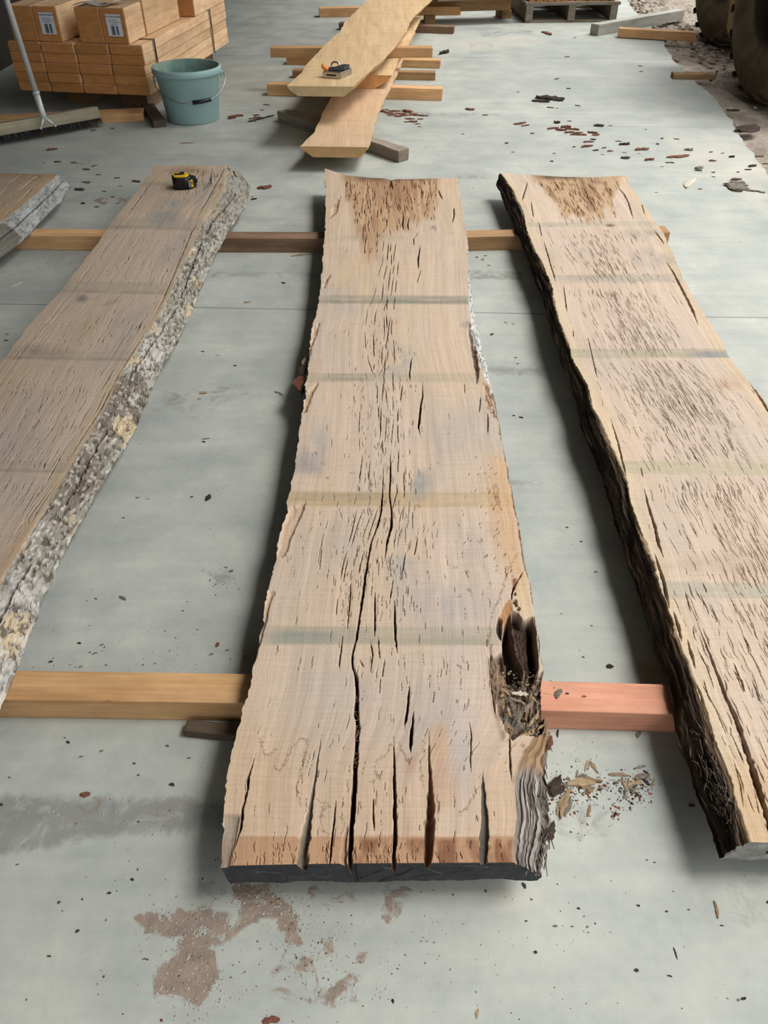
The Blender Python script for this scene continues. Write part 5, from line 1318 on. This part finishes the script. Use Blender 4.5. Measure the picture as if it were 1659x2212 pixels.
def chip_me(name, seed, flat, mat, taper=.3, segs=7, sides=7):
    """a broken flake about 1 long in x"""
    R = random.Random(seed); bm = bmesh.new(); rings = []
    bend = R.uniform(-.18, .18)
    for i in range(segs):
        t = i / (segs - 1); w = (.5 - taper * abs(t - .5) * 1.2) * (.75 + .5 * R.random()); rings.append([])
        if i in (0, segs - 1): w *= R.uniform(.25, .8)
        for k in range(sides):
            a = 2 * pi * k / sides; q = .7 + .6 * R.random()
            rings[-1].append(bm.verts.new((t - .5 + R.uniform(-.07, .07), w * cos(a) * q + bend * sin(t * pi), max(0, .5 + .5 * sin(a) * q) * flat * (.6 + .7 * R.random()))))
    for u, v in zip(rings[:-1], rings[1:]):
        for k in range(sides): bm.faces.new((u[k], u[(k + 1) % sides], v[(k + 1) % sides], v[k]))
    bm.faces.new(rings[0][::-1]); bm.faces.new(rings[-1])
    bmesh.ops.recalc_face_normals(bm, faces=bm.faces[:])
    me = bpy.data.meshes.new(name); bm.to_mesh(me); bm.free(); me.materials.append(mat); return me
LIB = {}
for key, mat, flat in (('dark', K_DARK, .38), ('red', K_RED, .22), ('tan', K_TAN, .28), ('pale', K_PALE, .2), ('grey', K_GREY, .3)):
    LIB[key] = [chip_me(key + '_flake', 100 + i * 7 + len(key), flat, mat) for i in range(5)]
RC = random.Random(99)
def piece(px, py, wpx, kind, label, cat, group, name='bark_chip', ang=None, asp=None, z=0.0):
    """one loose bit: wpx = its length in the photograph, laid on the surface at height z"""
    me = RC.choice(LIB[kind]); o = bpy.data.objects.new(name, me); COL.objects.link(o)
    p = P3(px, py, z); L = wpx * mpp(py, z)
    a = RC.uniform(-.5, .5) if ang is None else radians(ang)
    if ang is not None:      # picture angle to floor angle: depth is foreshortened in the picture
        q = P3(px + cos(a) * 8, py - sin(a) * 8, z); d = q - p; L = wpx / 8 * d.length; a = atan2(d.y, d.x)
    w = asp if asp else RC.uniform(.35, .7)
    th = RC.uniform(.7, 1.3) * min(1.0, .014 / max(L * w * .3, 1e-4)) * w
    o.location = (p.x, p.y, z + .0002); o.rotation_euler = (0, 0, a); o.scale = (L, L * w, L * th)
    tag(o, label, cat, group, 'thing'); return o
# single pieces one can point to
one = [
 (1187,215,58,'dark',-6,.4,'large layered piece of dark bark on the far floor right of centre'),(1614,281,40,'dark',18,.55,'chunky dark bark piece on the earth below the near loader wheel'),
 (1616,412,34,'grey',-8,.35,'grey brown bark piece at the right edge of the concrete'),(1597,405,20,'grey',60,.8,'upright grey bark bit against the longer grey bark piece at the right edge'),
 (1491,397,26,'pale',48,.25,'white splinter lying behind the right slab'),(1351,342,19,'dark',0,.6,'dark lump of bark behind the far end of the right slab'),(1463,339,46,'red',4,.3,'flat red brown bark flake far right on the concrete'),
 (1590,389,22,'red',5,.5,'small red brown bark bit near the right concrete edge'),(1583,240,28,'dark',0,.4,'flat dark bark piece in front of the near loader wheel'),(959,116,20,'dark',15,.4,'dark curled bark bit right of the raised far bearer'),
 (1181,73,18,'red',-20,.45,'dark red bark flake in front of the grey pallet'),(113,324,22,'red',5,.5,'red brown bark flake in front of the broom'),(403,309,28,'red',0,.15,'thin brown stick in front of the bucket'),
 (571,406,30,'red',5,.6,'red brown bark leaf between the left and middle slabs'),(37,616,28,'pale',28,.25,'white splinter left of the left slab'),(651,551,42,'tan',8,.18,'pale splinter just in front of the grey brown bearer'),
 (444,948,17,'red',5,.2,'thin brown stick half way along the gap left of the middle slab'),(265,1293,16,'grey',-30,.35,'small grey chip in the gap left of the middle slab'),(469,1393,11,'red',60,.7,'dark red bark bit beside the middle slab above the orange bearer'),
 (450,1076,14,'dark',60,.5,'forked dark crumb of bark in the gap left of the middle slab'),(184,1716,22,'red',0,.6,'red brown bark bit at the dirty band on the floor at left'),(586,2206,36,'red',10,.5,'reddish bark piece at the bottom edge of the picture'),
 (1547,1966,36,'tan',-78,.22,'tan splinter on the bare floor below the right slab'),(1459,2060,26,'dark',-72,.14,'thin dark twig on the bare floor at lower right'),(1032,2190,19,'tan',80,.4,'short tan chip near the bottom edge of the picture'),
 (1132,1914,14,'dark',-60,.5,'dark splinter just below the front corner of the middle slab'),(1318,1441,15,'dark',0,.7,'dark grey bit beside the right slab above the salmon bearer'),(565,257,54,'dark',14,.12,'thin brown twig left of the rotten grey post'),
 (1205,1585,16,'dark',85,.25,'dark splinter just in front of the salmon bearer'),(1380,1588,14,'grey',60,.5,'grey curl of bark in front of the salmon bearer near the right slab'),(1545,1789,20,'dark',-10,.5,'dark bark bit in the shadow under the right slab'),(1495,1742,14,'dark',0,.5,'dark lump in the shadow left of the right slab')]
for px, py, w_, k_, a_, s_, lab in one: piece(px, py, w_, k_, lab, 'bark' if k_ in ('dark', 'red', 'grey') else 'splinter', None, 'bark_piece' if k_ in ('dark', 'red', 'grey') else 'wood_splinter', a_, s_)
# look-alike bits, one object each
far_r = [(1203,266,12),(1293,273,18),(1268,317,25),(1287,325,14),(1305,320,10),(1318,327,12),(1272,307,20),(1281,302,10),(1336,306,12),(1348,313,22),(1387,324,26),(1403,346,18),(1487,325,16),(1461,301,10),(1539,348,14),(1536,329,9),(1510,364,18),(1508,369,14),(1561,331,8),(1580,340,12),(1625,360,18),(1616,367,14),(1594,372,7),(1512,409,8),(1541,373,7),(1541,382,7),(1150,289,8),(1225,123,9),(1242,82,6),(1383,143,7),(1385,155,7),(1203,171,9),(1228,192,8),(1119,199,6),(1189,233,13),(1248,229,10),(1203,234,7),(1230,262,8),(1318,272,8),(1015,237,18),(1047,249,10),(1000,290,6),(1094,310,7),(1108,329,7),(1197,332,6),(1192,349,6),(1240,318,6),(1302,334,7),(1380,332,6),(1430,360,6),(1418,416,6),(1447,352,16),(1430,300,6),(1395,280,5),(1349,330,7),(1420,312,6)]
for x, y, w_ in far_r: piece(x, y, w_ * 1.1, RC.choice(['dark', 'dark', 'red', 'grey']), 'small bark crumb scattered on the bright concrete behind the right slab', 'bark', 'bark crumbs at the far right')
for x, y, w_ in [(1195,278,26),(1212,281,22),(1222,276,20),(1236,280,28),(1248,288,24),(1230,287,20),(1241,292,18),(1258,292,18),(1280,287,20),(1288,290,16),(1286,293,14),(1120,268,22),(1135,272,18),(1128,266,16)]: piece(x, y, w_, 'red', 'shred in the trail of red brown bark on the far floor', 'bark', 'red brown bark trail')
for x, y, w_ in [(651 + 175,241,20),(840,244,18),(852,240,24),(866,246,22),(880,242,20),(893,248,18),(905,250,22),(918,251,14),(845,249,16),(872,250,18),(886,257,20),(893,263,18),(902,268,12),(906,274,8),(880,264,14),(832,238,14),(860,252,14),(908,258,12)]: piece(x, y, w_, 'red', 'shred in the heap of red brown bark beside the lowest far slab', 'bark', 'red brown bark heap by the far stack')
for x, y, w_ in [(509,252,30),(500,256,18),(517,250,20),(545,257,14),(556,254,16),(576,227,14),(566,238,8),(554,250,12),(549,262,10)]: piece(x, y, w_, 'red', 'dark red bark shred on the floor right of the bucket', 'bark', 'bark shreds by the bucket')
for x, y, w_ in [(243,278,8),(202,282,12),(187,367,16),(189,395,14),(180,393,9),(295,393,18),(172,410,20),(253,385,12),(260,402,9),(225,414,10),(243,426,9),(213,378,10),(160,352,12),(125,350,14),(95,352,8),(205,358,10),(549,431,12),(545,425,6),(200,360,8),(320,420,10),(255,440,8),(180,440,9),(210,447,12)]: piece(x, y, w_, RC.choice(['dark', 'red', 'grey']), 'small bark crumb on the floor behind the left slabs', 'bark', 'bark crumbs behind the left slabs')
for x, y, w_ in [(612,612,9),(534,653,14),(600,848,14),(607,853,9),(298,1075,9),(319,1078,7),(414,1074,7),(267,1119,6),(207,1294,6),(491,1405,9),(427,1360,7),(205,1412,11),(220,1393,9),(171,1390,9),(110,1430,9),(457,1414,8),(152,1436,7),(229,1437,7),(175,1440,9),(335,1434,7),(500,1234,10),(488,1226,8),(405,1300,6),(395,1320,6),(13,736,9),(16,722,8),(438,760,7),(470,768,7),(508,790,7),(440,850,14),(430,862,8),(440,955,8)]: piece(x, y, w_, RC.choice(['dark', 'dark', 'grey', 'tan']), 'small dark crumb on the floor between the left and middle slabs', 'bark', 'crumbs in the left gap')
for x, y, w_ in [(1063,723,8),(1092,697,7),(1114,773,7),(1126,902,10),(1287,1236,8),(1048,553,8),(1043,561,7),(1030,556,6),(1056,574,7),(1108,700,6),(1118,786,6),(1110,898,6),(1225,1140,6),(1255,1170,6),(1260,1420,6),(1278,1352,6),(1190,1480,8),(1248,1484,6),(1265,1508,6),(1212,1510,10)]: piece(x, y, w_, RC.choice(['dark', 'dark', 'grey']), 'small dark crumb on the floor between the middle and right slabs', 'bark', 'crumbs in the right gap')
for x, y, w_ in [(175,1635,10),(147,1604,9),(140,1594,6),(219,1623,8),(361,1612,8),(408,1638,8),(290,1650,6),(299,1675,6),(400,1701,12),(371,1696,12),(20,1680,6),(2,1739,10),(37,1868,8),(286,1900,9),(106,2066,9),(168,2012,9),(276,1898,7),(128,1950,7),(236,1930,9),(312,2072,7),(1447,2109,10),(1606,2158,11),(1559,2000,8),(1157,2057,8),(1199,2001,10),(1375,2096,10),(1320,2014,7),(1379,1957,7),(1250,1963,7),(1262,1980,6),(1440,1969,6),(1488,1965,6),(1613,1892,6),(1414,1863,6),(1660,1950,8),(1092,1939,7),(1148,1943,6),(1571,2157,6),(1595,2160,6),(1137,1990,6),(1236,2002,6),(1269,2003,6)]:
    piece(x, y, w_, RC.choice(['dark', 'dark', 'grey', 'pale']), 'small crumb on the bare concrete in front of the slabs', 'bark', 'crumbs on the near floor')
# splinters that fell from the rotten edge
GP = 'splinters on the floor right of the middle slab'
for x, y, l, a, k_, s_ in [(1267,1655,24,72,'tan',.25),(1273,1653,20,72,'grey',.2),(1285,1659,28,-56,'tan',.28),(1276,1683,48,-8,'tan',.22),(1255,1694,56,4,'tan',.3),(1262,1700,40,-10,'tan',.25),(1240,1692,30,20,'grey',.35),(1220,1738,58,74,'tan',.26),(1226,1742,40,70,'grey',.3),(1205,1748,26,82,'tan',.3),(1202,1700,44,70,'dark',.45),(1210,1706,24,40,'dark',.5),(1222,1698,22,30,'grey',.5),(1233,1708,16,-40,'tan',.35),(1274,1708,13,10,'tan',.8),(1285,1707,11,40,'pale',.5),(1272,1752,26,76,'tan',.25),(1249,1643,11,20,'pale',.7),(1296,1708,12,-60,'grey',.2),(1259,1676,18,10,'grey',.4),(1292,1690,14,0,'red',.5),(1247,1672,18,80,'grey',.2)]:
    piece(x, y, l, k_, 'splinter in the larger heap of rotten wood right of the middle slab', 'splinter', GP, 'wood_splinter', a, s_)
for x, y, l, a, k_, s_ in [(1336,1675,40,-2,'tan',.25),(1383,1658,26,14,'grey',.25),(1349,1698,26,-62,'tan',.3),(1357,1694,26,88,'tan',.22),(1370,1694,30,14,'tan',.28),(1362,1702,24,40,'grey',.3),(1387,1680,32,10,'grey',.4),(1394,1689,22,-45,'dark',.35),(1396,1670,16,-40,'dark',.4),(1410,1692,20,72,'tan',.2),(1351,1723,12,20,'grey',.6),(1371,1709,16,60,'grey',.35),(1345,1690,20,-75,'grey',.25),(1332,1692,8,0,'grey',.8),(1378,1686,18,-20,'tan',.3),(1376,1716,12,-30,'dark',.4),(1306,1698,10,0,'red',.6),(1328,1760,12,80,'dark',.3)]:
    piece(x, y, l, k_, 'splinter in the smaller heap of rotten wood beside the right slab', 'splinter', GP + ', by the right slab', 'wood_splinter', a, s_)
# loose splinters caught in the rotten hollow
for x, y, l, a, k_, s_ in [(1124,1500,34,-4,'pale',.35),(1108,1497,24,-30,'tan',.2),(1092,1495,24,-40,'tan',.25),(1155,1512,26,-42,'tan',.22),(1112,1512,30,-20,'grey',.2),(1106,1524,30,-65,'grey',.22),(1128,1518,20,-40,'tan',.2),(1185,1500,24,-12,'tan',.12),(1100,1538,22,-75,'tan',.2),(1160,1545,20,75,'tan',.25),(1148,1560,22,60,'tan',.2),(1168,1572,18,40,'tan',.3),(1120,1545,24,80,'grey',.3),(1140,1530,22,60,'grey',.35),(1136,1588,26,10,'tan',.25)]:
    piece(x, y, l, k_, 'loose splinter caught in the rotten hollow of the middle slab', 'splinter', 'splinters in the rotten hollow', 'wood_splinter', a, s_, z=.090)
for x, y, l, a, k_ in [(1207,1500,20,60,'grey'),(1225,1499,8,0,'dark'),(1262,1505,9,0,'red')]: piece(x, y, l, k_, 'crumb lying on top of the salmon pink bearer', 'bark', 'crumbs on the salmon bearer', 'bark_chip', a, .5, .0489)
# countless fine crumbs: one scatter each
def scatter(name, label, n, spots, size, mats, flat=.5, z=0.0, seed=1):
    R = random.Random(seed); bm = bmesh.new()
    for _ in range(n):
        x0, y0, sx, sy, w_ = R.choices(spots, [q[4] for q in spots])[0]
        px = R.gauss(x0, sx); py = R.gauss(y0, sy)
        if py < -20 or py > 2230: continue
        if callable(z): zz = z
        X, Y = at(px, py, 0 if callable(z) else z); X = float(X); Y = float(Y)
        if z == 0.0 and X > float(edge_x(np.array(Y))) - .03: continue
        s_ = R.uniform(*size) * R.choice((.6, .8, 1, 1.5)); a0 = R.uniform(0, 6.3); el = R.uniform(1, 1.8); m = R.randrange(len(mats))
        ca, sa = cos(a0), sin(a0); vs = []
        for k in range(5):
            t = 2 * pi * k / 5; u = s_ * el * cos(t) * R.uniform(.7, 1.2); v = s_ * sin(t) * R.uniform(.7, 1.2); vs.append((X + u * ca - v * sa, Y + u * sa + v * ca))
        lo = [bm.verts.new((x, y, z)) for x, y in vs]; tp = bm.verts.new((X + R.uniform(-.3, .3) * s_, Y, z + s_ * flat * R.uniform(.8, 1.8)))
        for k in range(5): f = bm.faces.new((lo[k], lo[(k + 1) % 5], tp)); f.material_index = m
    me = bpy.data.meshes.new(name); bm.to_mesh(me); bm.free()
    for m in mats: me.materials.append(m)
    o = link(name, me); tag(o, label, 'debris', None, 'stuff'); return o
G_GRIT = mat_chip('pale_grit', (176, 172, 160), (140, 134, 122)); G_BRN = mat_chip('brown_grit', (150, 126, 104), (104, 84, 68))
scatter('floor_crumbs', 'fine dark crumbs of bark and grit strewn over the whole concrete floor', 2300,
        [(830,1100,600,500,3),(830,2000,500,140,2.2),(1250,260,180,80,3.2),(300,460,220,60,2),(700,240,140,50,1.6),(170,565,60,18,1.6),(1380,380,140,60,1.4),(230,340,160,40,1.2),(1250,1700,50,50,1.6),(1050,95,90,14,1.2),(480,1245,22,22,.5),(250,1420,160,40,.8)], (.0004, .0012), [K_DARK, K_DARK, K_GREY, K_RED, K_GREY], .6, seed=5)
scatter('earth_crumbs', 'pale and brown grit clinging to the dried earth patches in front of the middle slab', 1500,
        [(410,2080,45,60,3),(430,1990,70,25,2),(560,1935,45,25,2),(630,2000,25,35,1.6),(710,2045,20,25,.7),(740,2130,30,30,.6),(660,2085,14,18,.5),(240,1760,150,30,1.6),(700,1980,110,50,1.2),(850,2060,120,70,.7),(420,2150,50,25,1)], (.0004, .0011), [G_BRN, G_GRIT, G_GRIT], .8, seed=8)
scatter('rot_crumbs', 'fine brown crumbs around the two heaps of rotten splinters', 420, [(1235,1700,28,22,3),(1368,1700,24,18,3),(1290,1700,26,16,1.5),(1220,1740,16,18,1),(1375,1720,24,14,1),(1328,1755,6,10,.4)], (.0007, .0018), [K_RED, K_GREY, K_DARK], .8, seed=11)
scatter('hollow_crumbs', 'crumbs of rotten wood lying in the hollow of the middle slab', 260, [(1130,1480,22,18,2),(1120,1530,20,22,2),(1150,1585,14,8,1)], (.0008, .0022), [K_DARK, K_GREY, K_TAN], .9, z=.086, seed=13)
# stones on the yard
def stones():
    R = random.Random(21); bm = bmesh.new()
    for _ in range(1500):
        Y = R.uniform(2.8, 9.5); X = float(edge_x(np.array(Y))) + abs(R.gauss(0, .9)) + .02
        if R.random() > (.12 if Y < 5.5 else .9): continue
        s_ = R.uniform(.006, .022) * (.6 if Y < 5.5 else 1); b_ = bmesh.ops.create_icosphere(bm, subdivisions=1, radius=s_)
        for v in b_['verts']:
            v.co = Vector((v.co.x * R.uniform(.8, 1.3), v.co.y * R.uniform(.8, 1.3), v.co.z * R.uniform(.4, .8))) + Vector((X, Y, -.012))
        m = R.randrange(3)
        for f in {f for v in b_['verts'] for f in v.link_faces}: f.material_index = m
    me = bpy.data.meshes.new('yard_stones'); bm.to_mesh(me); bm.free()
    for m in (K_GREY, G_GRIT, G_BRN): me.materials.append(m)
    tag(link('yard_stones', me), 'small stones scattered over the earth yard', 'stones', None, 'stuff')
stones()

# loose fibres that belong to the slabs
def fibres(name, root, paths, rad, mat, label, parent_kind='stuff'):
    bm = bmesh.new(); off = Vector(root.location)
    for p in paths: tube(bm, [v - off for v in p], [rad * .6, rad, rad * .4], 5)
    o = bm_obj(name, bm, mat, root); o['label'] = label; o['kind'] = parent_kind
R = random.Random(31); ps = []
for _ in range(110):
    py = R.uniform(1560, 1800) if R.random() < .35 else R.gauss(1715, 38)
    if not 1480 < py < 1800: continue
    f = min(max(R.gauss(.42, .16), .1), .85)
    xi = np.interp(py, [p[1] for p in RL], [p[0] for p in RL]); xo = np.interp(py, [p[1] for p in RLo], [p[0] for p in RLo])
    c = P3(xi + (xo - xi) * f, py, ZT - .048 * f + .004); a = R.gauss(radians(80), .5); l = R.uniform(.006, .02)
    d = Vector((-cos(a) * .5, sin(a), 0)) * l; ps.append([c - d, c + Vector((R.uniform(-.002, .002), 0, R.uniform(.001, .004))), c + d])
fibres('bark_fibres', ROOT_R, ps, .0009, K_GREY, 'frayed grey bark fibres')
ps = []
for _ in range(26):
    py = R.uniform(1490, 1650); px = np.interp(py, [1498, 1538, 1572, 1608, 1680], [772, 769.5, 773, 770.3, 766.7])
    a = P3(px - 4, py + R.uniform(-9, 9), .097); b = P3(px + 4, py + R.uniform(-9, 9), .098); ps.append([a, (a + b) / 2 - Vector((0, 0, .002)), b])
fibres('crack_fibres', ROOT_C, ps, .0003, K_TAN, 'fine threads of wood bridging the main crack')
ps = []
for _ in range(60):
    py = R.uniform(1590, 1870); xo = np.interp(py, [p[1] for p in CRo], [p[0] for p in CRo]); px = xo - R.uniform(-6, 34)
    c = P3(px, py, .062 + (xo - px) * .0004); l = R.uniform(.006, .02); d = Vector((R.uniform(-.3, .3), 1, R.uniform(-.2, .2))) * l
    ps.append([c - d, c + Vector((.001, 0, .002)), c + d])
fibres('bark_fibres', ROOT_C, ps, .0010, K_GREY, 'frayed grey bark fibres')
for px, py, w_, k_, a_ in [(657,800,26,'dark',75),(650,828,34,'red',80),(660,782,20,'tan',70),(654,846,18,'dark',85),(1187,1606,30,'red',80),(1178,1640,24,'grey',85),(1193,1795,40,'dark',82),(1181,1835,22,'grey',60)]:
    o = piece(px, py, w_, k_, 'x', 'x', None, 'bark_flake', a_, .35, z=.075)
    for q in ('category', 'kind', 'group'):
        if q in o: del o[q]
    o['label'] = 'loose bark flake'; o.parent = ROOT_C; o.location = o.location - Vector(ROOT_C.location)
for px, py, w_, k_, a_, lab in [(1168,220,36,'dark',-4,'thin dark bark piece against the large layered one'),(1641,415,22,'grey',-12,'small grey bark bit at the end of the long grey brown piece'),(1640,339,18,'dark',0,'dark bark bit on the earth near the concrete corner'),(1655,355,16,'dark',0,'dark bark bit cut off by the right picture edge')]:
    piece(px, py, w_, k_, lab, 'bark', None, 'bark_piece', a_, .4)
